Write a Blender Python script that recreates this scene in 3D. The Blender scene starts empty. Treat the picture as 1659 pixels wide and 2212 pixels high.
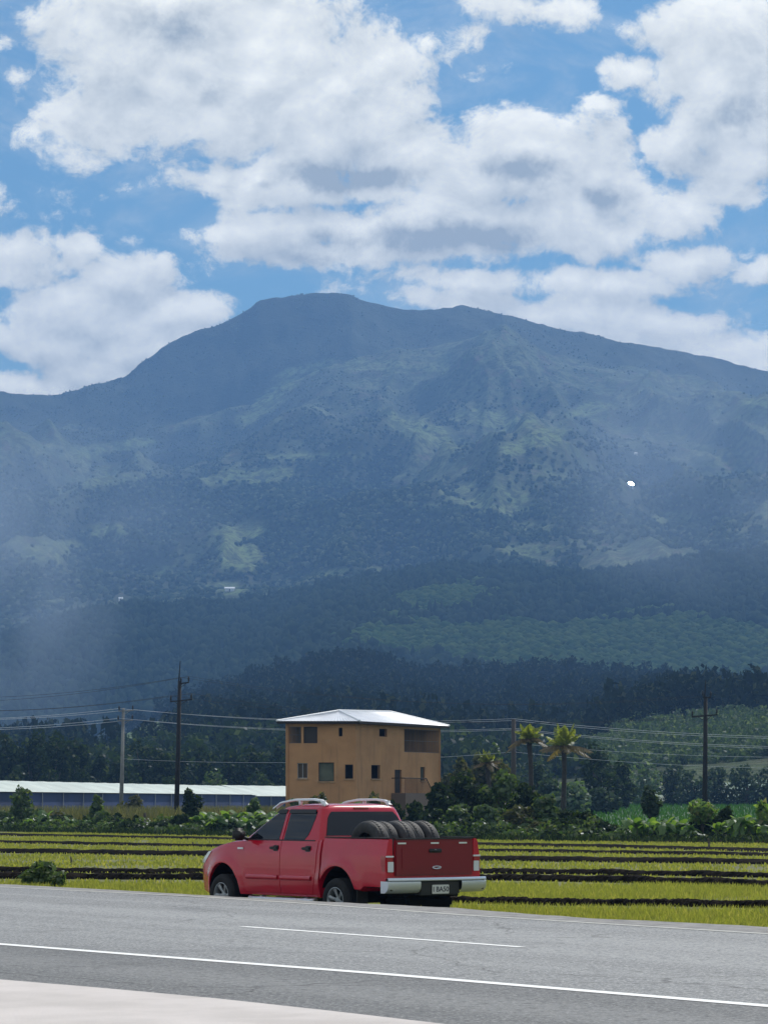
import bpy, bmesh, math, random
import numpy as np
from mathutils import Vector, Matrix
R = math.radians
random.seed(7); rng = np.random.default_rng(7)
scene = bpy.context.scene
COL = scene.collection

# ------------------------------------------------------------------ camera
FL = 5900.0; HZ = 1735.0; CX = 830.0; EYE = 1.45     # pixel units of a 1659 x 2212 frame
cd = bpy.data.cameras.new("camera"); cam = bpy.data.objects.new("camera", cd); COL.objects.link(cam)
cam.location = (0, 0, EYE); cam.rotation_euler = (R(90), 0, 0)
cd.sensor_fit = 'HORIZONTAL'; cd.sensor_width = 36; cd.lens = FL / 1659 * 36
cd.shift_y = (HZ - 1106) / 2212 * (2212 / 1659.0); cd.shift_x = 0
cd.clip_start = 0.5; cd.clip_end = 60000
scene.camera = cam

# ------------------------------------------------------------------ light and sky
SUN_EL = 47.0; SUN_AZ = 32.0                         # azimuth from +Y, negative to the left
sd = Vector((math.sin(R(SUN_AZ)) * math.cos(R(SUN_EL)), math.cos(R(SUN_AZ)) * math.cos(R(SUN_EL)), math.sin(R(SUN_EL))))
sl = bpy.data.lights.new("sun", 'SUN'); sl.energy = 4.3; sl.angle = R(0.53); sl.color = (1.0, 0.95, 0.88)
so = bpy.data.objects.new("sun", sl); COL.objects.link(so)
so.rotation_euler = (-sd).to_track_quat('-Z', 'Y').to_euler(); so.location = (0, 0, 60)
vs = scene.view_settings; vs.view_transform = 'Standard'; vs.look = 'None'; vs.exposure = 0.0; vs.gamma = 1.0
scene.render.engine = 'CYCLES'
cy = scene.cycles
cy.use_denoising = True
cy.max_bounces = 6; cy.diffuse_bounces = 2; cy.glossy_bounces = 3; cy.transmission_bounces = 4; cy.volume_bounces = 0
cy.transparent_max_bounces = 8; cy.sample_clamp_indirect = 4.0; cy.caustics_reflective = False; cy.caustics_refractive = False

class NT:
    """tiny node-tree writer"""
    def __init__(s, t): s.t = t; s.n = t.nodes; s.l = t.links
    def node(s, ty, **kw):
        n = s.n.new(ty)
        for k, v in kw.items():
            if k == 'inp':
                for a, b in v.items():
                    if hasattr(b, 'is_output') or isinstance(b, bpy.types.NodeSocket): s.l.new(b, n.inputs[a])
                    else: n.inputs[a].default_value = b
            else: setattr(n, k, v)
        return n
    def m(s, op, a, b=0.0, c=None, clamp=False):
        i = {0: a, 1: b}
        if c is not None: i[2] = c
        return s.node('ShaderNodeMath', operation=op, use_clamp=clamp, inp=i).outputs[0]
    def vm(s, op, a, b=(0, 0, 0)):
        n = s.node('ShaderNodeVectorMath', operation=op, inp={0: a, 1: b})
        return n.outputs[1] if op in ('LENGTH', 'DOT_PRODUCT', 'DISTANCE') else n.outputs[0]
    def ss(s, v, a, b, lo=0.0, hi=1.0):
        return s.node('ShaderNodeMapRange', interpolation_type='SMOOTHSTEP', inp={'Value': v, 'From Min': a, 'From Max': b, 'To Min': lo, 'To Max': hi}).outputs[0]
    def noise(s, vec, sc, det=4, rough=.5, dist=0.0, out=0, typ='FBM'):
        n = s.node('ShaderNodeTexNoise', inp={'Scale': sc, 'Detail': det, 'Roughness': rough, 'Distortion': dist})
        if vec is not None: s.l.new(vec, n.inputs['Vector'])
        return n.outputs[out]
    def mix(s, f, a, b, typ='MIX'):
        n = s.n.new('ShaderNodeMix'); n.data_type = 'RGBA'; n.blend_type = typ
        for k, v in ((0, f), (6, a), (7, b)):
            if isinstance(v, bpy.types.NodeSocket): s.l.new(v, n.inputs[k])
            else: n.inputs[k].default_value = v if k == 0 else tuple(v) + ((1,) if len(v) == 3 else ())
        return n.outputs[2]

w = bpy.data.worlds.new("World"); scene.world = w; w.use_nodes = True
t = NT(w.node_tree); w.node_tree.nodes.clear()
sky = t.node('ShaderNodeTexSky', sky_type='NISHITA', sun_disc=False, sun_elevation=R(SUN_EL), sun_rotation=R(SUN_AZ), altitude=200, air_density=1.2, dust_density=0.25, ozone_density=2.5)
tc = t.node('ShaderNodeTexCoord')
sx = t.node('ShaderNodeSeparateXYZ', inp={0: tc.outputs['Generated']})
ay = t.m('MAXIMUM', t.m('ABSOLUTE', sx.outputs[1]), 0.12)
pu = t.m('MULTIPLY', t.m('DIVIDE', sx.outputs[0], ay), 5.9)
pv = t.m('MULTIPLY', t.m('DIVIDE', sx.outputs[2], ay), 5.9)
P0 = t.node('ShaderNodeCombineXYZ', inp={0: pu, 1: pv, 2: 0.0}).outputs[0]
# cloud banks: x, y, rx, ry, weight in the direction plane
BL = [(330,140,210,200,1),(560,150,300,230,1),(180,275,130,90,1),(120,290,60,40,.8),(400,40,330,110,1),(720,230,230,180,1),(850,140,120,60,.9),(960,110,90,50,.6),
      (560,370,140,60,1),(700,380,300,60,1),(860,340,220,80,1),(1120,300,140,75,1),(1180,340,200,100,1),(1300,290,90,80,.9),(1050,370,200,60,1),(1320,400,140,90,1),
      (800,490,300,80,1),(620,510,170,60,1),(520,495,120,28,.8),(700,555,160,50,1),(1020,480,280,90,1),(1230,480,200,90,1),(1430,430,160,60,.9),(1560,400,110,45,.9),(1640,420,60,40,.8),
      (1090,600,230,40,.9),(1270,610,220,40,.9),(1000,640,160,35,.8),(1250,665,230,50,1),(1400,690,200,50,1),(1560,740,240,45,1),(1640,760,150,50,1),(1420,600,80,30,.7),
      (1560,170,150,160,1),(1640,260,150,160,1),(1500,300,80,90,.8),(1370,140,90,45,.8),(1560,40,200,80,.9),(1620,350,120,60,1),(1300,225,70,30,.7),(1380,60,120,40,.55),
      (1480,552,110,36,.8),(1640,578,55,28,.8),(1180,40,120,40,.7),(1080,30,140,50,.55),(1010,80,60,30,.5),
      (60,545,150,60,1),(190,535,70,40,.9),(30,590,110,40,1),(300,610,130,75,1),(370,585,40,50,.9),(420,660,110,50,1),(200,680,220,80,1),(90,730,130,60,1),(330,740,160,70,1),(60,830,170,40,1),(200,800,160,50,1),
      (30,75,70,30,.5),(60,145,42,20,.42),(300,520,30,14,.45),(160,90,50,90,.6)]
DK = [(740,385,190,36,.9),(560,400,90,22,.5),(1130,365,120,40,.9),(900,515,270,42,.95),(700,555,110,28,.5),(1320,420,60,40,.8),(1620,250,120,50,.6),(460,200,110,80,.35),(360,50,140,80,.5),(1500,350,80,40,.35),(200,745,170,30,.4),(60,600,90,20,.4),(330,640,110,25,.3)]
def make_field():
    g = bpy.data.node_groups.new('cloud_field', 'ShaderNodeTree')
    g.interface.new_socket('P', in_out='INPUT', socket_type='NodeSocketVector')
    g.interface.new_socket('D', in_out='OUTPUT', socket_type='NodeSocketFloat')
    q = NT(g); gi = q.node('NodeGroupInput'); go = q.node('NodeGroupOutput')
    P = gi.outputs[0]
    wp = q.noise(P, 2.2, 5, .6, out=1)
    wv = q.vm('MULTIPLY', q.vm('SUBTRACT', wp, (.5, .5, .5)), (.24, .15, 0))
    PW = q.vm('ADD', P, wv)
    acc = None
    for (x, y, rx, ry, wt) in BL:
        d = q.vm('MULTIPLY', q.vm('SUBTRACT', PW, ((x - CX) / 1000, (HZ - y) / 1000, 0)), (1000 / rx / 1.25, 1000 / ry / 1.25, 0))
        k = q.m('MULTIPLY', q.m('SUBTRACT', 1.0, q.m('MINIMUM', q.vm('DOT_PRODUCT', d, d), 1.0)), wt)
        acc = k if acc is None else q.m('SMOOTH_MAX', acc, k, .18)
    sep = q.node('ShaderNodeSeparateXYZ', inp={0: P})
    far = q.ss(q.m('MAXIMUM', q.m('ABSOLUTE', sep.outputs[0]), q.m('MULTIPLY', sep.outputs[1], .52)), .95, 1.4, 0, .34)
    acc = q.m('MAXIMUM', acc, far)
    n1 = q.noise(q.vm('MULTIPLY', P, (1, 1.3, 1)), 5.0, 12, .64, .3)
    D = q.m('ADD', acc, q.m('MULTIPLY', q.m('SUBTRACT', n1, .53), 2.3))
    q.l.new(D, go.inputs[0])
    return g
gf = make_field()
def field(off):
    n = t.n.new('ShaderNodeGroup'); n.node_tree = gf
    t.l.new(t.vm('ADD', P0, off) if off else P0, n.inputs[0]); return n.outputs[0]
Dc = field(None); Du = field((-.012, .04, 0)); 
fz = t.m('MULTIPLY', t.m('SUBTRACT', t.noise(P0, 22, 10, .72, .5), .5), .95)
veil = t.m('MULTIPLY', t.ss(t.noise(t.vm('MULTIPLY', P0, (1, 1.6, 1)), 2.6, 8, .66, .6), .44, .72), .38)
alpha = t.m('MAXIMUM', t.ss(t.m('ADD', Dc, fz), .10, .58), veil)
dk = None
wpn = t.vm('MULTIPLY', t.vm('SUBTRACT', t.noise(P0, 5, 4, .6, out=1), (.5, .5, .5)), (.16, .09, 0))
for (x, y, rx, ry, wt) in DK:
    d = t.vm('MULTIPLY', t.vm('SUBTRACT', t.vm('ADD', P0, wpn), ((x - CX) / 1000, (HZ - y) / 1000, 0)), (1000 / rx / 1.3, 1000 / ry / 1.3, 0))
    k = t.m('MULTIPLY', t.m('SUBTRACT', 1.0, t.m('MINIMUM', t.vm('LENGTH', d), 1.0)), wt)
    dk = k if dk is None else t.m('MAXIMUM', dk, k)
relief = t.m('SUBTRACT', Dc, Du)                       # positive where the cloud opens towards the sun above
lit = t.m('ADD', t.m('MULTIPLY', relief, .50), .60)
lit = t.m('SUBTRACT', lit, t.m('MULTIPLY', t.ss(t.m('ADD', dk, t.m('MULTIPLY', t.m('SUBTRACT', t.noise(P0, 7, 8, .68), .5), t.m('MINIMUM', t.m('MULTIPLY', dk, 5.0), 1.9))), 0.02, .95), .80))
lit = t.m('ADD', lit, t.m('MULTIPLY', t.m('SUBTRACT', t.noise(P0, 6, 8, .62, .3), .5), 1.2), clamp=True)
ccol = t.mix(lit, (5.3, 5.7, 5.6), (15.6, 15.2, 13.4))
skyc = t.mix(1.0, sky.outputs[0], (.54, .82, .92), 'MULTIPLY')
fin = t.mix(t.m('MULTIPLY', alpha, .97), skyc, ccol)
bg = t.node('ShaderNodeBackground', inp={0: fin, 1: 0.10})
wo = t.node('ShaderNodeOutputWorld', inp={0: bg.outputs[0]})
w.cycles.sampling_method = 'MANUAL'; w.cycles.sample_map_resolution = 512

# ------------------------------------------------------------------ helpers
def at(x, y, Y): return Vector(((x - CX) / FL * Y, Y, EYE + (HZ - y) / FL * Y))
def gnd(x, y, z=0.0):
    Y = (EYE - z) * FL / (y - HZ); return Vector(((x - CX) / FL * Y, Y, z))
def tag(o, label=None, cat=None, group=None, kind=None):
    if label: o['label'] = label
    if cat: o['category'] = cat
    if group: o['group'] = group
    if kind: o['kind'] = kind
    return o
def empty(name, loc=(0, 0, 0), rz=0.0, parent=None):
    o = bpy.data.objects.new(name, None); COL.objects.link(o); o.location = loc; o.rotation_euler = (0, 0, rz)
    o.empty_display_size = .2
    if parent: o.parent = parent
    return o
def obj(name, V, F, mat, parent=None, smooth=False, loc=None):
    me = bpy.data.meshes.new(name)
    if isinstance(V, np.ndarray) and isinstance(F, np.ndarray):
        k = F.shape[1]
        me.vertices.add(len(V)); me.vertices.foreach_set('co', V.astype(np.float32).ravel())
        me.loops.add(F.size); me.loops.foreach_set('vertex_index', F.astype(np.int32).ravel())
        me.polygons.add(len(F)); me.polygons.foreach_set('loop_start', np.arange(0, F.size, k, dtype=np.int32))
        me.polygons.foreach_set('loop_total', np.full(len(F), k, dtype=np.int32))
        me.update(calc_edges=True); me.validate()
    else:
        me.from_pydata([tuple(v) for v in V], [], [tuple(f) for f in F]); me.update()
    if smooth: me.polygons.foreach_set('use_smooth', [True] * len(me.polygons))
    if mat: me.materials.append(mat)
    o = bpy.data.objects.new(name, me); COL.objects.link(o)
    if parent: o.parent = parent
    if loc is not None: o.location = loc
    return o
class MB:
    """collects shapes, builds ONE mesh"""
    def __init__(s): s.V = []; s.F = []
    def add(s, V, F):
        b = len(s.V); s.V += [tuple(v) for v in V]; s.F += [tuple(i + b for i in f) for f in F]; return s
    def box(s, a, b, bev=0.0):
        x0, y0, z0 = a; x1, y1, z1 = b
        if bev <= 0:
            V = [(x, y, z) for z in (z0, z1) for y in (y0, y1) for x in (x0, x1)]
            return s.add(V, [(0,2,3,1),(4,5,7,6),(0,1,5,4),(2,6,7,3),(0,4,6,2),(1,3,7,5)])
        bm = bmesh.new(); bmesh.ops.create_cube(bm, size=1)
        for v in bm.verts: v.co = Vector(((x0+x1)/2 + v.co.x*(x1-x0), (y0+y1)/2 + v.co.y*(y1-y0), (z0+z1)/2 + v.co.z*(z1-z0)))
        bmesh.ops.bevel(bm, geom=bm.edges[:], offset=bev, segments=2, affect='EDGES')
        bm.verts.ensure_lookup_table(); bm.verts.index_update()
        s.add([v.co[:] for v in bm.verts], [[v.index for v in f.verts] for f in bm.faces]); bm.free(); return s
    def tube(s, pts, rad, n=8, cap=True):
        pts = [Vector(p) for p in pts]; rad = rad if hasattr(rad, '__len__') else [rad]*len(pts)
        V = []; F = []; up = None
        for i, p in enumerate(pts):
            d = (pts[min(i+1, len(pts)-1)] - pts[max(i-1, 0)]).normalized()
            if up is None: up = d.orthogonal().normalized()
            up = (up - d * up.dot(d)).normalized(); sd_ = d.cross(up)
            for k in range(n):
                a = 2*math.pi*k/n; V.append(p + (up*math.cos(a) + sd_*math.sin(a))*rad[i])
        for i in range(len(pts)-1):
            for k in range(n): F.append((i*n+k, i*n+(k+1)%n, (i+1)*n+(k+1)%n, (i+1)*n+k))
        if cap: F.append(tuple(range(n))[::-1]); F.append(tuple((len(pts)-1)*n+k for k in range(n)))
        return s.add(V, F)
    def lathe(s, prof, axis='y', n=32, c=(0,0,0), closed=False):
        V = []; F = []
        for (r, h) in prof:
            for k in range(n):
                a = 2*math.pi*k/n
                if axis == 'y': V.append((c[0]+r*math.cos(a), c[1]+h, c[2]+r*math.sin(a)))
                else: V.append((c[0]+r*math.cos(a), c[1]+r*math.sin(a), c[2]+h))
        m = len(prof)
        for i in range(m if closed else m-1):
            j = (i+1) % m
            for k in range(n): F.append((i*n+k, i*n+(k+1)%n, j*n+(k+1)%n, j*n+k))
        return s.add(V, F)
    def grid(s, rows, flip=False):
        n = len(rows[0]); V = [p for r in rows for p in r]; F = []
        for i in range(len(rows)-1):
            for k in range(n-1):
                f = (i*n+k, i*n+k+1, (i+1)*n+k+1, (i+1)*n+k); F.append(f[::-1] if flip else f)
        return s.add(V, F)
    def slab(s, rows, th):
        """grid of points given thickness along vector th, closed"""
        n = len(rows[0]); m = len(rows); th = Vector(th)
        top = [Vector(p) for r in rows for p in r]; bot = [p - th for p in top]; N = len(top); F = []
        for i in range(m-1):
            for k in range(n-1):
                f = (i*n+k, i*n+k+1, (i+1)*n+k+1, (i+1)*n+k); F += [f, tuple(j+N for j in f[::-1])]
        bd = [k for k in range(n)] + [i*n+n-1 for i in range(1, m)] + [(m-1)*n+k for k in range(n-2, -1, -1)] + [i*n for i in range(m-2, 0, -1)]
        for a in range(len(bd)):
            i, j = bd[a], bd[(a+1) % len(bd)]; F.append((j, i, i+N, j+N))
        return s.add(top+bot, F)
    def build(s, name, mat, parent=None, smooth=False, fix=True, auto=None):
        o = obj(name, s.V, s.F, mat, parent, smooth)
        if fix:
            bm = bmesh.new(); bm.from_mesh(o.data); bmesh.ops.recalc_face_normals(bm, faces=bm.faces[:])
            if auto:
                for e in bm.edges:
                    if len(e.link_faces) == 2 and e.calc_face_angle(0) > auto: e.smooth = False
            bm.to_mesh(o.data); bm.free()
        return o

# ------------------------------------------------------------------ materials
MATS = {}
def mat(name, col, rough=.8, metal=0.0, var=0.0, scale=3.0, bump=0.0, bscale=None, col2=None, coat=0.0, spec=.5, det=5, stretch=None):
    m = bpy.data.materials.new(name); m.use_nodes = True; q = NT(m.node_tree); b = m.node_tree.nodes['Principled BSDF']
    b.inputs['Roughness'].default_value = rough; b.inputs['Metallic'].default_value = metal
    b.inputs['Coat Weight'].default_value = coat; b.inputs['Specular IOR Level'].default_value = spec
    tcn = q.node('ShaderNodeTexCoord'); vec = tcn.outputs['Object']
    if stretch: vec = q.vm('MULTIPLY', vec, stretch)
    if var or col2:
        n = q.noise(vec, scale, det, .6)
        f = q.ss(n, .32, .68)
        c2 = col2 if col2 else tuple(c*(1-var) for c in col)
        c1 = col if col2 else tuple(min(1, c*(1+var)) for c in col)
        q.l.new(q.mix(f, c1, c2), b.inputs['Base Color'])
    else: b.inputs['Base Color'].default_value = tuple(col)+(1,)
    if bump:
        n2 = q.noise(vec, bscale or scale*4, 5, .65)
        bn = q.node('ShaderNodeBump', inp={'Strength': 1.0, 'Distance': bump, 'Height': n2}); q.l.new(bn.outputs[0], b.inputs['Normal'])
    MATS[name] = m; return m
def leafmat(name, c1, c2, trans=.35, c3=None, tint=None, gloss=.035):
    m = bpy.data.materials.new(name); m.use_nodes = True; q = NT(m.node_tree); m.node_tree.nodes.clear()
    g = q.node('ShaderNodeNewGeometry'); r = g.outputs['Random Per Island']
    c = q.mix(r, c1, c2)
    if c3: c = q.mix(q.m('GREATER_THAN', r, .88), c, c3)
    if tint:
        tcn = q.node('ShaderNodeTexCoord'); c = q.mix(q.ss(q.noise(tcn.outputs['Object'], tint[0], 3), .4, .6), c, tint[1])
    d = q.node('ShaderNodeBsdfDiffuse', inp={'Color': c, 'Roughness': .6})
    tcol = q.mix(1.0, c, (1.5, 1.6, .6), 'MULTIPLY')
    tr = q.node('ShaderNodeBsdfTranslucent', inp={'Color': tcol})
    gl = q.node('ShaderNodeBsdfGlossy', inp={'Color': (.8, .85, .9, 1), 'Roughness': .42})
    mx = q.node('ShaderNodeMixShader', inp={0: trans, 1: d.outputs[0], 2: tr.outputs[0]})
    m2 = q.node('ShaderNodeMixShader', inp={0: gloss, 1: mx.outputs[0], 2: gl.outputs[0]})
    q.node('ShaderNodeOutputMaterial', inp={0: m2.outputs[0]})
    return m
M_leaf_dark = leafmat('dark leaf', (.014, .027, .013), (.040, .062, .022), .30, (.08, .105, .05), gloss=.01)
M_leaf_mid = leafmat('mid leaf', (.045, .085, .025), (.12, .17, .05), .35, (.16, .18, .08))
M_leaf_olive = leafmat('olive leaf', (.05, .06, .02), (.12, .12, .04), .32, (.17, .14, .06))
M_leaf_pale = leafmat('pale leaf', (.07, .12, .07), (.16, .22, .13), .35, (.25, .30, .20))
M_leaf_blue = leafmat('grey green leaf', (.03, .055, .04), (.07, .10, .07), .28, (.15, .19, .14), gloss=.01)
M_banana = leafmat('banana leaf', (.09, .17, .04), (.24, .33, .10), .45, (.24, .24, .11), gloss=.03)
M_palm = leafmat('palm frond', (.17, .21, .035), (.38, .38, .07), .5, gloss=.05)
M_palm_dry = leafmat('dry palm frond', (.13, .10, .05), (.24, .17, .09), .3)
M_grass = leafmat('field grass', (.23, .245, .065), (.39, .38, .10), .38, (.46, .41, .14), gloss=.01)
M_weed = leafmat('brown weeds', (.09, .10, .04), (.19, .16, .07), .35, (.24, .22, .12))
M_forest_near = leafmat('forest canopy near', (.010, .018, .010), (.028, .038, .018), .15, (.06, .07, .04), gloss=0)
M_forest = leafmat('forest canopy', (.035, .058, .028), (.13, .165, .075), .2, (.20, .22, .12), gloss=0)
M_forest_dark = leafmat('dark forest canopy', (.022, .040, .024), (.055, .078, .040), .1, gloss=0)  # on the foothill, cloud shade is put into this dark colour
M_forest_lit = leafmat('sunlit forest canopy', (.05, .10, .03), (.12, .17, .05), .2, gloss=0)  # sunlit counterpart of the foothill canopy, sunlight put into the colour
M_bark = mat('bark', (.10, .08, .06), .9, var=.4, scale=6, bump=.01)
M_soil = mat('dark soil', (.012, .009, .006), 1.0, spec=.05, var=.5, scale=2, bump=.05, bscale=6)

# ------------------------------------------------------------------ numpy noise
_perm = rng.permutation(512); _g = rng.random((512, 512))
def vnoise(x, y):
    xi = np.floor(x).astype(int); yi = np.floor(y).astype(int); fx = x-xi; fy = y-yi
    fx = fx*fx*fx*(fx*(fx*6-15)+10); fy = fy*fy*fy*(fy*(fy*6-15)+10)
    a = _g[xi % 512, yi % 512]; b = _g[(xi+1) % 512, yi % 512]; c = _g[xi % 512, (yi+1) % 512]; d = _g[(xi+1) % 512, (yi+1) % 512]
    return (a*(1-fx)+b*fx)*(1-fy)+(c*(1-fx)+d*fx)*fy
def fbm(x, y, o=5, g=.5):
    s = 0; a = 1; n = 0
    for i in range(o): s = s+a*vnoise(x*2**i+17.3*i, y*2**i+9.1*i); n += a; a *= g
    return s/n
def ridged(x, y, o=4):
    s = 0; a = 1; n = 0
    for i in range(o): s = s+a*(1-np.abs(2*vnoise(x*2**i+31*i, y*2**i+7*i)-1)); n += a; a *= .5
    return s/n

# ------------------------------------------------------------------ terrain: foothills and mountain
def curve(px, x): p = np.array(px, float); return np.interp(x, p[:, 0], p[:, 1])
S_sum = [(-400,900),(-200,862),(0,848),(60,851),(130,852),(180,838),(270,815),(310,780),(350,750),(420,715),(480,695),(525,674),(545,660),(560,650),(600,641),(640,633),(680,629),(710,628),(740,631),(780,645),(830,660),(870,669),(920,667),(960,664),(1000,660),(1020,666),(1060,676),(1110,686),(1180,702),(1250,718),(1310,731),(1400,745),(1460,753),(1530,768),(1600,785),(1659,798),(1900,860),(2200,930)]
S_spur = [(-400,1040),(0,975),(150,950),(300,918),(450,882),(560,846),(640,806),(720,775),(850,754),(1000,752),(1100,756),(1200,772),(1350,810),(1659,890),(2200,980)]
S_mid = [(-400,1130),(0,1085),(300,1060),(600,1020),(900,1000),(1300,1020),(1659,1060),(2200,1100)]
S_f2 = [(-400,1400),(0,1385),(100,1350),(170,1330),(250,1318),(400,1312),(560,1305),(640,1282),(800,1250),(880,1236),(960,1228),(1060,1230),(1150,1240),(1240,1250),(1350,1245),(1440,1225),(1520,1208),(1659,1198),(2200,1180)]
S_f1 = [(-400,1640),(0,1625),(150,1612),(230,1600),(300,1575),(380,1552),(440,1530),(500,1512),(560,1498),(650,1482),(700,1462),(750,1452),(830,1462),(880,1480),(950,1486),(1050,1484),(1150,1474),(1300,1478),(1400,1486),(1500,1488),(1570,1490),(1659,1510),(2200,1520)]
S_lo = [(-400,1716),(0,1712),(200,1700),(400,1672),(620,1655),(900,1650),(1200,1668),(1290,1650),(1330,1625),(1400,1612),(1659,1606),(2200,1600)]
def z_of(y, Y): return EYE+(HZ-y)/FL*Y
XS = np.linspace(-420, 2080, 500)
YB = np.unique(np.concatenate([np.geomspace(430, 2250, 170), np.linspace(2250, 2480, 24), np.linspace(2480, 4200, 190), np.linspace(4200, 4660, 60), np.linspace(4660, 5400, 14)]))
gx, gY = np.meshgrid(XS, YB, indexing='ij')
U = (gx-CX)/FL; GX = U*gY
s_sum = curve(S_sum, XS); s_spur = curve(S_spur, XS); s_mid = curve(S_mid, XS); s_f2 = curve(S_f2, XS); s_f1 = curve(S_f1, XS)+20; s_lo = curve(S_lo, XS)
wl = np.interp(XS, [100, 420, 900, 1250], [0, 1, 1, 0])
GZ = np.zeros_like(gx)
for i, x in enumerate(XS):
    a = [(430, -.9), (640, z_of(s_lo[i], 640)), (700, z_of(s_lo[i]+1, 700)), (1050, z_of(s_f1[i]+(s_lo[i]-s_f1[i])*.45, 1050)), (1300, z_of(s_f1[i], 1300)), (1480, z_of(s_f1[i]+18, 1480)),
         (1900, z_of((s_f1[i]*.42+s_f2[i]*.58), 1900)), (2300, z_of(s_f2[i], 2300)), (2430, z_of(s_f2[i]+22, 2430)), (2800, z_of(s_mid[i]*.35+s_f2[i]*.65, 2800)),
         (3500, z_of(s_mid[i], 3500)), (4300, z_of(s_spur[i], 4300)), (4370, z_of(s_spur[i]+20*wl[i]-4, 4370)), (4440, z_of(s_sum[i]*.33+s_spur[i]*.67+5*wl[i], 4440)), (4600, z_of(s_sum[i], 4600)), (4680, z_of(s_sum[i]+14, 4680)), (5400, 200)]
    a = np.array(a); GZ[i] = np.interp(YB, a[:, 0], a[:, 1])
# relief: gullies and knolls running down the slopes
wx = GX+160*(fbm(GX/420, gY/420, 3)-.5); wy = gY+260*(fbm(GX/420+50, gY/420+9, 3)-.5)
env = np.interp(gY, [1500, 2200, 2300, 2500, 3000, 4100, 4300, 4500, 4600], [.10, .12, .02, .3, 1, .9, .22, .35, .015])
big = ridged(wx/300+3, wy/820+1, 3)-.55
mid_ = ridged(wx/95+13, wy/230+5, 4)-.55
relief = (big*215+mid_*48)*env
sm = fbm(GX/26, gY/40, 4)-.5
GZ = GZ+relief+sm*np.interp(gY, [430, 900, 2000, 4600], [.8, 3, 5, 9])
# screen row of every point, used to place clearings where they lie on the slope
SY = HZ-(GZ-EYE)/gY*FL
fm = fbm(GX/150+7, gY/190+3, 4)
forest = np.clip((fm-.44)*7+.25, 0, 1)
forest = np.clip(forest-np.clip(relief/60, -1, 1)*.9, 0, 1)
fine = fbm(GX/30, gY/45+20, 3)
forest = np.clip(forest+(fine-.5)*1.6, 0, 1)
def ell(cx, cy_, rx, ry, rot=0.0):
    dx = gx-cx; dy = SY-cy_; c, s = math.cos(R(rot)), math.sin(R(rot)); a = dx*c+dy*s; b = -dx*s+dy*c
    d = np.sqrt((a/rx)**2+(b/ry)**2)+(fine-.5)*.9
    return np.clip((1.12-d)*2.8, 0, 1)
mt = gY > 2440
forest = np.where(mt, np.clip(forest+ell(830, 1150, 330, 90)*.5+ell(480, 1075, 340, 45)*.5+ell(620, 950, 200, 28)*.4+ell(1240, 1110, 260, 60)*.3, 0, 1), forest)
trees = forest*np.interp(SY, [640, 800, 960, 1060], [.16, .22, .45, 1.0])
forest = np.where(mt, forest*np.interp(SY, [700, 1000], [.6, 1.0]), forest); forest = np.where(mt & (gY > 4380), .85, forest)  # summit set to dark wood: cloud shade painted into the ground colour
grass = np.zeros_like(gx); bright = np.zeros_like(gx)
for e in [(235,1150,48,24,0,1),(110,1190,80,18,-12,.5),(520,1150,60,24,0,1),(515,1200,50,34,0,1),(540,1030,100,22,-4,.8),(1070,1085,110,32,8,.75),(740,1238,90,12,-6,.7),(490,1270,60,14,0,.6),
          (590,850,60,16,-28,1),(560,890,70,18,-24,.7),(920,930,110,26,22,.8),(1060,905,90,22,6,.7),(1160,950,90,20,-16,.85),(1270,885,60,14,-18,.9),(700,985,120,8,-2,.7),(250,1035,80,16,-8,.6),
          (1280,1150,36,10,8,.9),(1130,1190,70,16,0,.5),(340,1235,40,18,0,.7),(650,800,80,14,-16,.6),(840,790,160,16,2,.5),(1460,1120,50,16,0,.6),(1640,870,50,14,0,.9),(220,970,120,14,-10,.5),(900,1090,50,9,5,.4),(1150,1140,60,14,0,.4)]:
    m_ = ell(*e[:5])*mt; forest = forest*(1-m_*.93); trees = trees*(1-m_*.95); grass = np.maximum(grass, m_*e[5])
for hx, hy in ((1363, 1062), (1372, 990), (497, 1284), (262, 1303), (1384, 1250)): trees = trees*(1-((np.abs(gx-hx) < 20) & (np.abs(SY-hy) < 16)))
f2z = (gY > 1500) & (gY <= 2440)
litz = np.clip(ell(1120, 1400, 380, 52, 2)+ell(1450, 1415, 360, 75, 4)+ell(960, 1300, 120, 30, -10)*.8, 0, 1)*f2z  # sunlit part of the foothill, painted with lighter trees
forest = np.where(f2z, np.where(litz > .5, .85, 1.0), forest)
forest = np.where((gY > 1000) & (gY <= 1500), 1.0, forest)
forest = np.where(gY <= 1000, np.where(gx < 1260, .95, .55+.4*(fine > .45)), forest)
lawn = np.clip(ell(330, 1588, 62, 26, -22)+ell(250, 1612, 70, 16, -14)+ell(1085, 1600, 40, 18, -10), 0, 1)*(gY < 1300)
forest = forest*(1-lawn); bright = np.maximum(bright, lawn)
nI, nJ = gx.shape
V = np.stack([GX, gY, GZ], -1).reshape(-1, 3)
ii, jj = np.meshgrid(np.arange(nI-1), np.arange(nJ-1), indexing='ij'); a0 = (ii*nJ+jj).ravel()
F = np.stack([a0, a0+nJ, a0+nJ+1, a0+1], -1)
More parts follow.
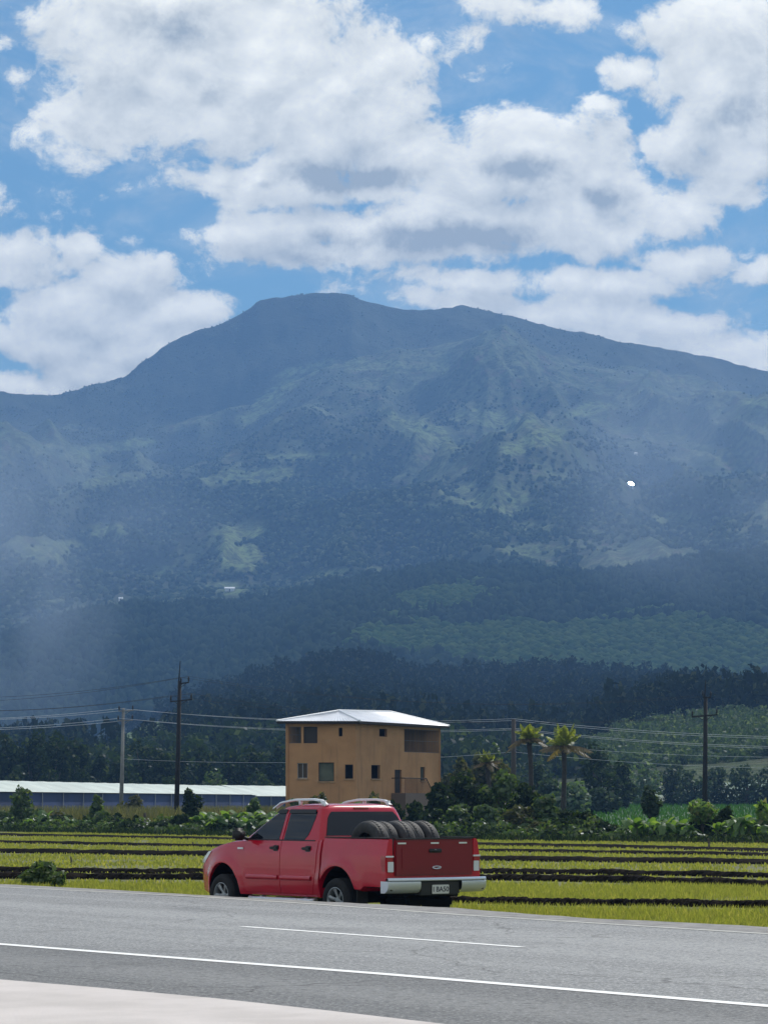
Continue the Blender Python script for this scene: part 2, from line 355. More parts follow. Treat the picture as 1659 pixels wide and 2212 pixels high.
def terrain_mat():
    m = bpy.data.materials.new('hillside'); m.use_nodes = True; q = NT(m.node_tree); b = m.node_tree.nodes['Principled BSDF']
    b.inputs['Roughness'].default_value = .95; b.inputs['Specular IOR Level'].default_value = .1
    fo = q.node('ShaderNodeAttribute', attribute_name='forest').outputs['Fac']; gr = q.node('ShaderNodeAttribute', attribute_name='grass').outputs['Fac']; br = q.node('ShaderNodeAttribute', attribute_name='lawn').outputs['Fac']
    tcn = q.node('ShaderNodeTexCoord'); P = tcn.outputs['Object']
    n1 = q.noise(P, .012, 6, .65); n2 = q.noise(P, .12, 5, .7)
    open_ = q.mix(q.ss(n1, .38, .62), (.170, .205, .100), (.095, .140, .062))
    open_ = q.mix(q.ss(q.noise(P, .035, 5, .7), .5, .66), open_, (.135, .105, .085))
    open_ = q.mix(q.m('MULTIPLY', gr, q.ss(n2, .2, .6, .55, 1.0)), open_, (.21, .28, .10)); open_ = q.mix(br, open_, (.17, .24, .06))
    open_ = q.mix(q.ss(n2, .44, .60), open_, (.05, .065, .035)); open_ = q.mix(q.ss(q.noise(P, .028, 7, .75), .50, .62, 0, .75), open_, (.045, .062, .034))
    wood = q.mix(q.ss(n2, .35, .65), (.028, .042, .022), (.05, .065, .032))
    q.l.new(q.mix(fo, open_, wood), b.inputs['Base Color'])
    bn = q.node('ShaderNodeBump', inp={'Strength': 1.0, 'Distance': 4.0, 'Height': n2}); q.l.new(bn.outputs[0], b.inputs['Normal'])
    return m
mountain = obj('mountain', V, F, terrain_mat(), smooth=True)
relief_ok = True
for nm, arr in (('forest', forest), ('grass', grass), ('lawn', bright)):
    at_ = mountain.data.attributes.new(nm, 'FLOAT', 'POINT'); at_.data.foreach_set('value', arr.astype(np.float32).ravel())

def haze_box():
    m = bpy.data.materials.new('haze'); m.use_nodes = True; q = NT(m.node_tree); m.node_tree.nodes.clear()
    v = q.node('ShaderNodeVolumePrincipled', inp={'Color': HAZE_COL+(1,), 'Density': HAZE_D, 'Anisotropy': 0.1})
    q.node('ShaderNodeOutputMaterial', inp={1: v.outputs[0]})
    b = MB(); b.box((-1500, -40, -1.5), (1500, 5450, 960)); o = b.build('haze', m); o['kind'] = 'stuff'; o['label'] = 'blue haze hanging in front of the mountain'
HAZE_COL = (.25, .50, .99); HAZE_D = 1.85e-4
haze_box()
def smoke(x, y, rx, ry, Y, dep, tau, label):
    m = bpy.data.materials.new('smoke'); m.use_nodes = True; q = NT(m.node_tree); m.node_tree.nodes.clear()
    P = q.node('ShaderNodeTexCoord').outputs['Generated']; c_ = q.vm('MULTIPLY', q.vm('SUBTRACT', P, (.5, .5, .5)), (2, 2, 2)); r2 = q.vm('DOT_PRODUCT', c_, c_)
    fall = q.m('POWER', q.m('MAXIMUM', q.m('SUBTRACT', 1.0, r2), 0.0), 1.3); nz_ = q.ss(q.noise(P, 2.6, 4, .6, .6), .30, .68)
    dn = q.m('MULTIPLY', q.m('MULTIPLY', fall, nz_), tau*1.9/dep)
    v = q.node('ShaderNodeVolumePrincipled', inp={'Color': (.60, .76, 1.0, 1), 'Density': dn, 'Anisotropy': 0.2}); q.node('ShaderNodeOutputMaterial', inp={1: v.outputs[0]})
    V, F = ico(3, .03, int(x)+5); c = at(x, y, Y); o = obj('smoke', V*np.array([rx/FL*Y, dep, ry/FL*Y]), F, m, None, True); o.location = c; o['kind'] = 'stuff'; o['label'] = label
tag(mountain, 'hazy green mountain with a dark summit rising behind the plain', kind='structure')

# ------------------------------------------------------------------ forests on the slopes (too many trees to count)
def ico(sub, jit, seed, sx_=1, sz=1, cone=False):
    r_ = random.Random(seed); bm = bmesh.new(); bmesh.ops.create_icosphere(bm, subdivisions=sub, radius=1)
    V = []
    for v in bm.verts:
        k = 1+r_.uniform(-jit, jit); c = v.co*k
        if cone: tt = (c.z+1)/2; c.x *= 1.05-.85*tt; c.y *= 1.05-.85*tt
        V.append((c.x*sx_, c.y*sx_, c.z*sz))
    bm.verts.ensure_lookup_table(); F = [[v.index for v in f.verts] for f in bm.faces]; bm.free()
    return np.array(V), np.array(F)
def sample_ground(n, x0, x1, Y0, Y1, pick, seed):
    r_ = np.random.default_rng(seed); out = []
    while sum(len(o) for o in out) < n:
        x = r_.uniform(x0, x1, n*3); Y = np.sqrt(r_.uniform(Y0**2, Y1**2, n*3))
        i = np.clip(np.searchsorted(XS, x)-1, 0, nI-2); j = np.clip(np.searchsorted(YB, Y)-1, 0, nJ-2)
        tx = (x-XS[i])/(XS[i+1]-XS[i]); ty = (Y-YB[j])/(YB[j+1]-YB[j])
        z = (GZ[i, j]*(1-tx)+GZ[i+1, j]*tx)*(1-ty)+(GZ[i, j+1]*(1-tx)+GZ[i+1, j+1]*tx)*ty
        k = pick(i, j, x, Y, r_); o = np.stack([(x-CX)/FL*Y, Y, z, x], -1)[k]; out.append(o)
        if len(out) > 12: break
    return np.concatenate(out)[:n]
def scatter(name, pts, protos, r0, r1, squash, material, label, seed=1):
    r_ = np.random.default_rng(seed); Vs = []; Fs = []; base = 0; pid = r_.integers(0, len(protos), len(pts))
    for p in range(len(protos)):
        pv_, pf = protos[p]; P_ = pts[pid == p]; n = len(P_)
        if not n: continue
        ang = r_.uniform(0, 6.28, n); s = r_.uniform(r0, r1, n)*r_.uniform(.75, 1.15, n)*np.interp(P_[:, 1], [3300, 4100], [1, .5]); sz = s*r_.uniform(squash*.8, squash*1.25, n)
        c, sn = np.cos(ang), np.sin(ang)
        x = pv_[None, :, 0]*c[:, None]-pv_[None, :, 1]*sn[:, None]; y = pv_[None, :, 0]*sn[:, None]+pv_[None, :, 1]*c[:, None]
        VV = np.stack([x*s[:, None]+P_[:, 0:1], y*s[:, None]+P_[:, 1:2], pv_[None, :, 2]*sz[:, None]+P_[:, 2:3]+sz[:, None]*.55], -1)
        Vs.append(VV.reshape(-1, 3)); m_ = len(pv_)
        Fs.append((pf[None]+(np.arange(n)*m_)[:, None, None]).reshape(-1, 3)+base); base += n*m_
    o = obj(name, np.concatenate(Vs), np.concatenate(Fs), material); tag(o, label, kind='stuff'); return o
blob = [ico(1, .34, k) for k in range(5)]; blob2 = [ico(2, .30, k+20) for k in range(4)]
cone = [ico(1, .25, k+9, .8, 1.2, True) for k in range(3)]
pk = lambda f: (lambda i, j, x, Y, r_: (trees[i, j] > r_.uniform(0, 1, len(x))**f) & (YB[j] < 4660) & (lawn[i, j] < .2))
scatter('mountain_forest', sample_ground(62000, -380, 2040, 2450, 4640, pk(.9), 3), blob, 1.2, 3.6, .95, M_forest, 'scrubby woodland scattered over the mountain slopes', 2)
LZ = litz
scatter('foothill_forest', sample_ground(26000, -380, 2040, 1560, 2440, lambda i, j, x, Y, r_: LZ[i, j] < .5, 4), blob+cone, 2.2, 4.4, 1.25, M_forest_dark, 'dense forest covering the long foothill ridge, coloured dark for cloud shade', 3)
scatter('sunlit_forest', sample_ground(9000, 600, 1700, 1560, 2440, lambda i, j, x, Y, r_: LZ[i, j] >= .4, 5), blob, 2.0, 3.8, .9, M_forest_lit, 'forest patch on the foothill at right, coloured lighter green for sunlight', 4)

def leaf_cards(blobs, n, size, seed=0, surf=.72, up=.35):
    """n little leaf-clump faces spread through the given ellipsoids (x,y,z,rx,ry,rz)"""
    r_ = np.random.default_rng(seed); B = np.array(blobs, float); wgt = (B[:, 3]*B[:, 5]+B[:, 4]*B[:, 5]+B[:, 3]*B[:, 4]); wgt /= wgt.sum()
    k = r_.choice(len(B), n, p=wgt); d = r_.normal(size=(n, 3)); d /= np.linalg.norm(d, axis=1)[:, None]
    rad = surf+(1-surf)*r_.random(n)**.6; rad *= 1+.16*np.sin(d[:, 0]*5+k*2.1)*np.sin(d[:, 2]*6+k)*1.5
    C = B[k, :3]+d*B[k, 3:6]*rad[:, None]
    nrm = d*.7+r_.normal(size=(n, 3))*.7+np.array([0, 0, up]); nrm /= np.linalg.norm(nrm, axis=1)[:, None]
    a = np.cross(nrm, r_.normal(size=(n, 3))); a /= np.linalg.norm(a, axis=1)[:, None]; b = np.cross(nrm, a)
    s = size*r_.uniform(.55, 1.35, n)[:, None]; s2 = s*r_.uniform(.45, .8, n)[:, None]
    V = np.stack([C-a*s, C+b*s2, C+a*s, C-b*s2], 1).reshape(-1, 3)
    return V, np.arange(n*4).reshape(-1, 4)
M_shrub = leafmat('pale shrub', (.05, .085, .055), (.12, .165, .10), .3, (.19, .23, .17), gloss=.01)
def near_forest(name, pts, material, label, seed, cards=70, r0=2.8, r1=5.0, tall=1.5):
    r_ = np.random.default_rng(seed); protos = []
    for k in range(7):
        bl = [(r_.uniform(-.3, .3), r_.uniform(-.3, .3), tall*q_, .95-.5*q_*(tall > 1.2)*r_.uniform(.4, 1.2), .95-.5*q_, .5) for q_ in (.25, .6, 1.0)]
        protos.append(leaf_cards(bl, cards, .22, seed*10+k, .55))
    Vs = []; n_ = 0
    pid = r_.integers(0, 7, len(pts))
    for p in range(7):
        P_ = pts[pid == p]; pv_ = protos[p][0]; n = len(P_); s = r_.uniform(r0, r1, n); an = r_.uniform(0, 6.28, n); c, sn = np.cos(an), np.sin(an)
        x = pv_[None, :, 0]*c[:, None]-pv_[None, :, 1]*sn[:, None]; y = pv_[None, :, 0]*sn[:, None]+pv_[None, :, 1]*c[:, None]
        Vs.append(np.stack([x*s[:, None]+P_[:, 0:1], y*s[:, None]+P_[:, 1:2], pv_[None, :, 2]*(s*r_.uniform(.8, 1.3, n))[:, None]+P_[:, 2:3]-.5], -1).reshape(-1, 3))
    V = np.concatenate(Vs); o = obj(name, V, np.arange(len(V)).reshape(-1, 4), material); tag(o, label, kind='stuff'); return o
near_forest('hill_forest', sample_ground(4600, -250, 1900, 630, 1360, lambda i, j, x, Y, r_: (lawn[i, j] < .2) & ((x > 380) | (r_.random(len(x)) < .5)), 8), M_forest_near, 'dark pine and broadleaf wood on the low hill behind the house', 5, 90, 2.8, 4.8, 1.7)
near_forest('shrub_forest', sample_ground(1200, 1265, 1900, 465, 640, lambda i, j, x, Y, r_: r_.random(len(x)) < .9, 9), M_shrub, 'pale grey green shrubs covering the low rise at right', 6, 110, 1.3, 2.4, .9)
near_forest('thicket', sample_ground(700, -250, 1270, 450, 950, lambda i, j, x, Y, r_: lawn[i, j] < .2, 10), M_leaf_dark, 'dark woodland in the hollow behind the house and greenhouses', 7, 100, 2.4, 4.4, 1.2)

smoke(20, 1280, 300, 420, 1500, 150, .30, 'pale blue smoke drifting up in front of the mountain at left')
smoke(150, 1080, 430, 240, 1760, 100, .16, 'thin smoke spreading over the left mountain slope')
smoke(1520, 1030, 380, 330, 1700, 180, .24, 'thin pale smoke in front of the right mountain slope')
# ------------------------------------------------------------------ ground, field, road
GZ0 = -.45
ground_m = mat('scrub ground', (.07, .075, .03), .95, col2=(.035, .04, .018), scale=.25, bump=.05, bscale=2)
g_ = MB(); g_.add([(-9000, -400, GZ0), (9000, -400, GZ0), (9000, 16000, GZ0), (-9000, 16000, GZ0)], [(0, 1, 2, 3)])
tag(g_.build('ground', ground_m, fix=False), 'scrubby ground running back to the foot of the hills', kind='structure')

EDGE = [(0,1910),(220,1921),(445,1934),(725,1950),(1002,1962),(1286,1984),(1659,2003)]
E = [gnd(x, y) for x, y in EDGE]
dL = (E[0]-E[1]).normalized(); dR = (E[-1]-E[-2]).normalized()
E = [E[0]+dL*300, E[0]+dL*60, E[0]+dL*20]+E+[E[-1]+dR*12, E[-1]+dR*60]
def poly_at(P, x):                                     # point of a ground polyline at world X
    for a, b in zip(P[:-1], P[1:]):
        if (a.x-x)*(b.x-x) <= 0: return a.lerp(b, (x-a.x)/(b.x-a.x))
    return P[0] if x < P[0].x else P[-1]
CE = [gnd(0, 2124), gnd(420, 2160), gnd(860, 2209), gnd(1300, 2262)]
dl = (CE[0]-CE[1]).normalized(); dr = (CE[-1]-CE[-2]).normalized(); CE = [CE[0]+dl*260, CE[0]+dl*40]+CE+[CE[-1]+dr*30]
def asphalt(nm='asphalt', k=1.0):
    m = bpy.data.materials.new(nm); m.use_nodes = True; q = NT(m.node_tree); b = m.node_tree.nodes['Principled BSDF']
    P = q.node('ShaderNodeTexCoord').outputs['Object']
    rot = q.node('ShaderNodeMapping', inp={'Vector': P, 'Rotation': (0, 0, R(-(90+36)))}).outputs[0]
    crk = q.ss(q.node('ShaderNodeTexVoronoi', feature='DISTANCE_TO_EDGE', inp={'Vector': q.vm('ADD', P, q.vm('MULTIPLY', q.noise(P, 1.2, 4, .6, out=1), (.9, .9, 0))), 'Scale': .22}).outputs[0], .0, .006, 1, 0)
    lane = q.noise(q.vm('MULTIPLY', rot, (.012, .55, 1)), 1.0, 2, .5)
    sp = q.noise(P, 28, 3, .8); sp2 = q.noise(P, 9, 6, .8)
    c = q.mix(q.ss(lane, .42, .58), (.165, .172, .180), (.255, .262, .268))
    c = q.mix(q.ss(sp, .42, .66), c, (.46, .46, .45)); c = q.mix(q.ss(sp2, .46, .74), c, (.06, .065, .07)); c = q.mix(q.m('MULTIPLY', crk, .6), c, (.05, .05, .05)); c = q.mix(q.ss(q.noise(P, .5, 5, .6), .56, .70, 0, .35), c, (.10, .105, .11)); c = q.mix(1.0, c, (k, k, k*1.0), 'MULTIPLY')
    q.l.new(c, b.inputs['Base Color']); b.inputs['Roughness'].default_value = .82; b.inputs['Specular IOR Level'].default_value = .35
    bn = q.node('ShaderNodeBump', inp={'Strength': .6, 'Distance': .012, 'Height': sp}); q.l.new(bn.outputs[0], b.inputs['Normal'])
    return m
ASPH = asphalt()
# road embankment: top surface plus a sloping gravel shoulder down to the field
def strip_mesh(A, B): 
    V = [tuple(p) for p in A]+[tuple(p) for p in B]; n = len(A); return V, [(i, i+1, n+i+1, n+i) for i in range(n-1)]
N_ = 60; sN = np.linspace(0, 1, N_)
def resample(P, n=60, jit=0.0, seed=0):
    r_ = random.Random(seed); d = [0]
    for a, b in zip(P[:-1], P[1:]): d.append(d[-1]+(b-a).length)
    out = []
    for k in range(n):
        s_ = d[-1]*k/(n-1)
        j = max(0, min(len(P)-2, next((i for i in range(len(d)-1) if d[i+1] >= s_), len(P)-2)))
        out.append(P[j].lerp(P[j+1], (s_-d[j])/max(1e-6, d[j+1]-d[j]))+Vector((r_.uniform(-jit, jit), r_.uniform(-jit, jit), 0)))
    return out
YL = [gnd(0, 1917), gnd(420, 1938), gnd(700, 1956), gnd(1000, 1978), gnd(1659, 2019)]
yl_l = (YL[0]-YL[1]).normalized(); yl_r = (YL[-1]-YL[-2]).normalized(); YL = [YL[0]+yl_l*250]+YL+[YL[-1]+yl_r*40]
NW = [gnd(0, 2041), gnd(420, 2074), gnd(830, 2106), gnd(1250, 2141), gnd(1659, 2175)]
NW = [NW[0]+(NW[0]-NW[1]).normalized()*260]+NW+[NW[-1]+(NW[-1]-NW[-2]).normalized()*40]
V_, F_ = strip_mesh(resample(NW), resample(CE))
tag(obj('hard_shoulder', V_, F_, asphalt('shoulder asphalt', .66)), 'darker coarse asphalt shoulder between the white line and the concrete', kind='structure')
V_, F_ = strip_mesh(resample(YL), resample(NW))
road = obj('road', V_, F_, ASPH); tag(road, 'grey two lane asphalt highway crossing the foreground', kind='structure')
perp = Vector((.81, .59, 0)) 
shm = mat('gravel shoulder', (.33, .32, .31), .95, col2=(.19, .185, .18), scale=4, bump=.02, bscale=20)
nE = 900; E2 = resample(E, nE, 0, 1); rr = random.Random(4)
E2 = [p+perp*(.10*math.sin(i*.31)*math.sin(i*.07)+rr.uniform(-.05, .05)) for i, p in enumerate(E2)]
inner = resample(YL, nE)
inner = [poly_at(YL, p.x)+Vector((0, 0, .0)) for p in E2]
S0 = [p-perp*.02 for p in inner]
MBs = MB(); MBs.grid([[p for p in S0], [p+Vector((0, 0, -.005)) for p in E2], [p+perp*.35+Vector((0, 0, -.14)) for p in E2], [p+perp*1.25+Vector((0, 0, -.50)) for p in E2]], flip=True)
tag(MBs.build('shoulder', shm, fix=False), 'pale gravel shoulder sloping down from the far edge of the road', kind='structure')

def paint(name, pts, width, z, col, label, wear=.5, parent=None):
    m = bpy.data.materials.new(name); m.use_nodes = True; q = NT(m.node_tree); b = m.node_tree.nodes['Principled BSDF']
    P = q.node('ShaderNodeTexCoord').outputs['Object']; n = q.noise(P, 9, 5, .8)
    q.l.new(q.mix(q.ss(n, wear, wear+.15), col, (.22, .22, .22)), b.inputs['Base Color']); b.inputs['Roughness'].default_value = .7
    L_ = []; R_ = []
    for i, p in enumerate(pts):
        d = (pts[min(i+1, len(pts)-1)]-pts[max(0, i-1)]).normalized(); nrm = Vector((-d.y, d.x, 0))
        L_.append(p+nrm*width/2+Vector((0, 0, z))); R_.append(p-nrm*width/2+Vector((0, 0, z)))
    V, F = strip_mesh(L_, R_); o = obj(name, V, F, m); tag(o, label, kind='structure'); return o
paint('edge_line', NW, .17, .004, (.86, .86, .84), 'solid white line along the near edge of the lane', .72)
paint('lane_dash', [gnd(525, 2003), gnd(825, 2025), gnd(1127, 2047.5)], .12, .004, (.86, .86, .84), 'long white dash between the two traffic lanes', .66)
dd = (gnd(525, 2003)-gnd(1127, 2047.5)).normalized()
paint('lane_dash', [gnd(525, 2003)+dd*9, gnd(525, 2003)+dd*15], .12, .004, (.86, .86, .84), 'farther white dash between the two traffic lanes beyond the left', .66)
paint('far_edge_line', [p for p in YL], .12, .004, (.50, .50, .46), 'thin worn pale line along the far edge of the road', .52)
# concrete slab in the near left corner
conc = mat('concrete', (.62, .57, .545), .9, col2=(.50, .46, .435), scale=.9, det=9, bump=.006, bscale=30)
c2 = resample(CE, 200, .012, 5); off = Vector((-.62, -.78, 0))
m_ = MB(); m_.grid([[p+off*.06+Vector((0, 0, .0)) for p in c2], [p+off*.075+Vector((0, 0, .035)) for p in c2], [p+off*5+Vector((0, 0, .036)) for p in c2], [p+off*60+Vector((0, 0, .036)) for p in c2]])
tag(m_.build('pavement', conc, fix=False), 'pale pinkish concrete apron beside the road at lower left', kind='structure')
m_ = MB(); m_.grid([[p-off*.02+Vector((0, 0, .004)) for p in c2], [p+off*.12+Vector((0, 0, .004)) for p in c2]])
tag(m_.build('gutter', M_soil, fix=False), 'dark dirt filled joint along the concrete edge', kind='structure')

# field sheet
FE = [gnd(-700, 1783, GZ0), gnd(-300, 1790, GZ0), gnd(0, 1797, GZ0), gnd(400, 1806, GZ0), gnd(900, 1815, GZ0), gnd(1659, 1824, GZ0), gnd(2100, 1829, GZ0)]
fm_ = mat('field soil', (.15, .155, .035), .95, col2=(.08, .085, .025), scale=1.2)
near_e = [p+perp*1.1 for p in resample(E[2:], 60)]; far_e = resample(FE, 60)
V, F = strip_mesh([Vector((p.x, p.y, GZ0+.004)) for p in near_e], [Vector((p.x, p.y, GZ0+.004)) for p in far_e])
tag(obj('field', V, F, fm_), 'yellow green paddy field between the road and the hedge', kind='structure')
# dark earth banks between the plots
BUNDS = [([(-150,1789),(0,1793),(500,1805),(1000,1815),(1659,1824),(1900,1828)], .12, 1.6, 'farthest dark earth bank, at the foot of the hedge'),
         ([(-150,1803),(0,1806),(420,1814),(1000,1827),(1400,1834),(1659,1841),(1900,1846)], .12, 1.2, 'thin dark earth bank, second from the hedge'),
         ([(-150,1819),(0,1822),(420,1830),(1000,1840),(1659,1850),(1900,1856)], .11, 1.0, 'dark earth bank third from the hedge'),
         ([(-500,1831),(-150,1840),(0,1843),(300,1848),(600,1852),(1100,1861),(1659,1868),(1900,1872)], .15, 1.1, 'dark earth bank in the middle of the field'),
         ([(-500,1878),(-150,1882),(0,1884),(300,1888),(600,1886),(1100,1888),(1400,1892),(1659,1897),(1900,1900)], .12, .6, 'upper of the two close dark earth banks'),
         ([(-500,1894),(-150,1897),(0,1899),(300,1901),(600,1902),(1100,1903),(1400,1909),(1659,1917),(1900,1922)], .14, .6, 'lower of the two close dark earth banks'),
         ([(600,1948),(1002,1952),(1200,1957),(1400,1958),(1659,1963),(1900,1967)], .11, .5, 'nearest dark earth bank, to the right behind the truck')]
bund_lines = []
def bund(pts, h, wd, label):
    P = resample([gnd(x, y, GZ0) for x, y in pts], 420); bund_lines.append(P); rows = []
    r_ = random.Random(len(label)); ph = r_.uniform(0, 9)
    prof = [(-.5, -.05), (-.40, .45), (-.28, .85), (-.1, 1.0), (.12, .95), (.3, .7), (.42, .3), (.5, -.05)]
    nz = [fbm(np.array([i*.09+ph]), np.array([3.0+ph]), 4)[0] for i in range(len(P))]
    for (s_, z_) in prof:
        row = []
        for i, p in enumerate(P):
            d = (P[min(i+1, len(P)-1)]-P[max(0, i-1)]).normalized(); nrm = Vector((-d.y, d.x, 0)); nrm = nrm if nrm.y > 0 else -nrm
            hh = 1.15*h*(.8+.4*nz[i])+r_.uniform(-.015, .02)
            row.append(p+nrm*(s_*wd*(.8+.5*nz[(i*3) % len(P)])+r_.uniform(-.03, .03))+Vector((0, 0, z_*hh)))
        rows.append(row)
    m_ = MB(); m_.grid(rows); o = m_.build('earth_bank', M_soil, fix=False)
    tag(o, label, 'earth bank', 'dark earth banks across the field')
for b_ in BUNDS: bund(*b_)

# ------------------------------------------------------------------ grass
def blades(name, P, h0, h1, wd, material, label, seed=0, lean=.5):
    r_ = np.random.default_rng(seed); n = len(P); an = r_.uniform(0, 6.28, n); h = r_.uniform(h0, h1, n); le = r_.uniform(.1, lean, n)*h; la = r_.uniform(0, 6.28, n)
    a = np.stack([np.cos(an)*wd/2, np.sin(an)*wd/2, np.zeros(n)], -1); l = np.stack([np.cos(la)*le, np.sin(la)*le, h], -1)
    l1 = l*np.array([.35, .35, .6])
    V = np.stack([P-a, P+a, P+l1+a*.8, P+l1-a*.8, P+l+a*.15, P+l-a*.15], 1).reshape(-1, 3); b = (np.arange(n)*6)[:, None]
    F = np.concatenate([b+np.array([[0, 1, 2, 3]]), b+np.array([[3, 2, 4, 5]])]); o = obj(name, V, F, material); tag(o, label, kind='stuff'); return o
EA = np.array([[p.x, p.y] for p in reversed(E2)])
EAs = EA[np.argsort(EA[:, 0])]
def field_pts(n, Ya, Yb, z=GZ0, seed=0, gap=True):
    r_ = np.random.default_rng(seed); out = []
    while sum(map(len, out)) < n:
        Y = np.sqrt(r_.uniform(Ya**2, Yb**2, n)); X = r_.uniform(-.205, .19, n)*Y
        e = np.interp(X, EAs[:, 0], EAs[:, 1]); far = np.interp(X, [p.x for p in FE], [p.y for p in FE])
        k = (Y > e+1.15) & (Y < far)
        if gap:
            for L in bund_lines[1:]:
                La = np.array([[p.x, p.y] for p in L]); La = La[np.argsort(La[:, 0])]
                k &= np.abs(Y-np.interp(X, La[:, 0], La[:, 1], left=1e9, right=1e9)+.6) > 1.5
            dens = fbm(X*.6, Y*.25, 3); k &= dens > .30*r_.random(n)+.18
        out.append(np.stack([X, Y, np.full(n, z)], -1)[k])
    return np.concatenate(out)[:n]
blades('field_grass', field_pts(92000, 36, 62, seed=1), .05, .155, .017, M_grass, 'yellow green grass growing in the nearer plots of the field', 1)
blades('field_grass', field_pts(70000, 60, 170, seed=2), .05, .12, .05, M_grass, 'yellow green grass growing in the farther plots of the field', 2)
# weeds along the shoulder edge
k_ = rng.integers(0, len(E2), 9000); ofs = np.abs(rng.normal(.75, .42, 9000))
EP = np.array([[p.x, p.y] for p in E2])[k_]; Pz = np.stack([EP[:, 0]+.81*ofs, EP[:, 1]+.59*ofs, np.interp(ofs, [0, .35, 1.25], [0, -.14, -.47])-.02], -1)
Pz = Pz[(np.abs(Pz[:, 0]/Pz[:, 1]) < .17) & (ofs > .3)]
blades('verge_grass', Pz, .07, .17, .018, M_grass, 'short grass on the bank below the gravel shoulder', 3)
# bright meadow at right, rough weeds at left
mg = leafmat('meadow grass', (.035, .10, .022), (.06, .15, .03), .35, gloss=.01)
mm = mat('meadow', (.035, .085, .022), .95, col2=(.028, .07, .02), scale=.6)
V = [(8, 172, GZ0+.006), (60, 172, GZ0+.006), (90, 428, 1.2), (22, 428, 1.2)]
tag(obj('meadow', V, [(0, 1, 2, 3)], mm), 'bright green meadow behind the banana plants at right', kind='structure')
Pm = rng.random((14000, 2)); Yt = 172+Pm[:, 1]*256; Xt = np.interp(Yt, [172, 428], [8, 22])+Pm[:, 0]*52
blades('meadow_grass', np.stack([Xt, Yt, np.interp(Yt, [172, 428], [GZ0, 1.2])], -1), .2, .5, .12, mg, 'bright green grass standing in the meadow at right', 5)
Pw = rng.random((34000, 2)); Yt = 168+Pw[:, 1]*64; Xt = -38+Pw[:, 0]*34
Yfar_ = np.interp(Xt, [-38, -25, -12, -2], [196, 196, 176, 158]); kw = Yt > Yfar_+3; Xt = Xt[kw]; Yt = Yt[kw]
blades('tall_weeds', np.stack([Xt, Yt, np.full(len(Xt), GZ0)], -1), .7, 1.75, .07, M_weed, 'brownish green tall weeds in front of the greenhouses', 6, .4)

# ------------------------------------------------------------------ pickup truck
BYAW = 37.0
P_rear = at(728, 1945, 42.0)                            # rear left wheel hub
fwd = Vector((-math.sin(R(BYAW)), math.cos(R(BYAW)), 0)); lef = Vector((-fwd.y, fwd.x, 0))
WB = 3.085; RT = .345
org = P_rear-lef*.93; org.z = GZ0+.045
truck = empty('pickup_truck', org, R(90+BYAW))
truck.scale = (1.025, 1.05, 1.01)
tag(truck, 'red double cab pickup truck with silver roof rails parked beyond the road', 'pickup truck')
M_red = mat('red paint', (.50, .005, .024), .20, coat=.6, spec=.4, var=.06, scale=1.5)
M_red_shade = mat('shaded red paint', (.19, .002, .010), .32, coat=.3, spec=.4)  # truck red darkened: shade on the rear face put into the colour
M_blk = mat('black plastic', (.012, .012, .013), .55)
M_dark = mat('dark underbody', (.006, .006, .006), .9, spec=.1)
M_glass = mat('tinted glass', (.004, .006, .012), .05, spec=.45)
M_chrome = mat('chrome', (.62, .66, .74), .28, metal=.55, bump=.004, bscale=3)
M_silver = mat('silver', (.72, .73, .75), .3, metal=.75)
M_white = mat('pale plastic', (.75, .76, .78), .3)
M_rubber = mat('rubber', (.009, .009, .010), .85, var=.3, scale=9)
M_lensr = mat('red lens', (.35, .008, .012), .15, coat=1)
M_lensw = mat('clear lens', (.68, .70, .72), .12, coat=1)
def I(x, xs, ys): return float(np.interp(x, xs, ys))
def hw(x, z):
    b = I(z, [.28, .42, .55, .66, .9, 1.06, 1.10, 1.14, 1.22, 1.31], [.80, .852, .874, .886, .884, .875, .866, .858, .845, .825])
    if x > 2.9: b *= 1-.20*((x-2.9)/1.05)**2.4
    if x < -.6: b *= 1-.02*((-.6-x)/.6)**2
    for c in (0, WB):                                   # flared arches
        d = math.hypot(x-c, z-.40)
        b += .030*math.exp(-((d-.50)/.085)**2)
    return b
def topz(x): return I(x, [.4, 2.45, 2.62, 2.9, 3.2, 3.5, 3.7, 3.82, 3.9, 3.95], [1.27, 1.25, 1.24, 1.215, 1.165, 1.09, 1.01, .93, .84, .74])
def loft(rings, cap=True):
    m = MB(); n = len(rings[0]); V = [p for r in rings for p in r]; F = []
    for i in range(len(rings)-1):
        for k in range(n): F.append((i*n+k, i*n+(k+1) % n, (i+1)*n+(k+1) % n, (i+1)*n+k))
    if cap: F.append(tuple(range(n))); F.append(tuple((len(rings)-1)*n+k for k in range(n))[::-1])
    return m.add(V, F)
def mirror_ring(x, half):                               # half: (y,z) bottom centre .. top centre
    return [(x, y, z) for y, z in half]+[(x, -y, z) for y, z in half[::-1] if abs(y) > 1e-6]
def boolean_cut(o, cutters):
    for c in cutters:
        md = o.modifiers.new('cut', 'BOOLEAN'); md.operation = 'DIFFERENCE'; md.solver = 'EXACT'; md.object = c
    dg = bpy.context.evaluated_depsgraph_get(); dg.update()
    me = bpy.data.meshes.new_from_object(o.evaluated_get(dg)); o.modifiers.clear(); old = o.data; o.data = me
    for c in cutters: bpy.data.objects.remove(c, do_unlink=True)
def finish(o, ang=.6):
    bm = bmesh.new(); bm.from_mesh(o.data); bmesh.ops.recalc_face_normals(bm, faces=bm.faces[:])
    for f in bm.faces: f.smooth = True
    for e in bm.edges:
        if len(e.link_faces) == 2 and e.calc_face_angle(0) > ang: e.smooth = False
    bm.to_mesh(o.data); bm.free()
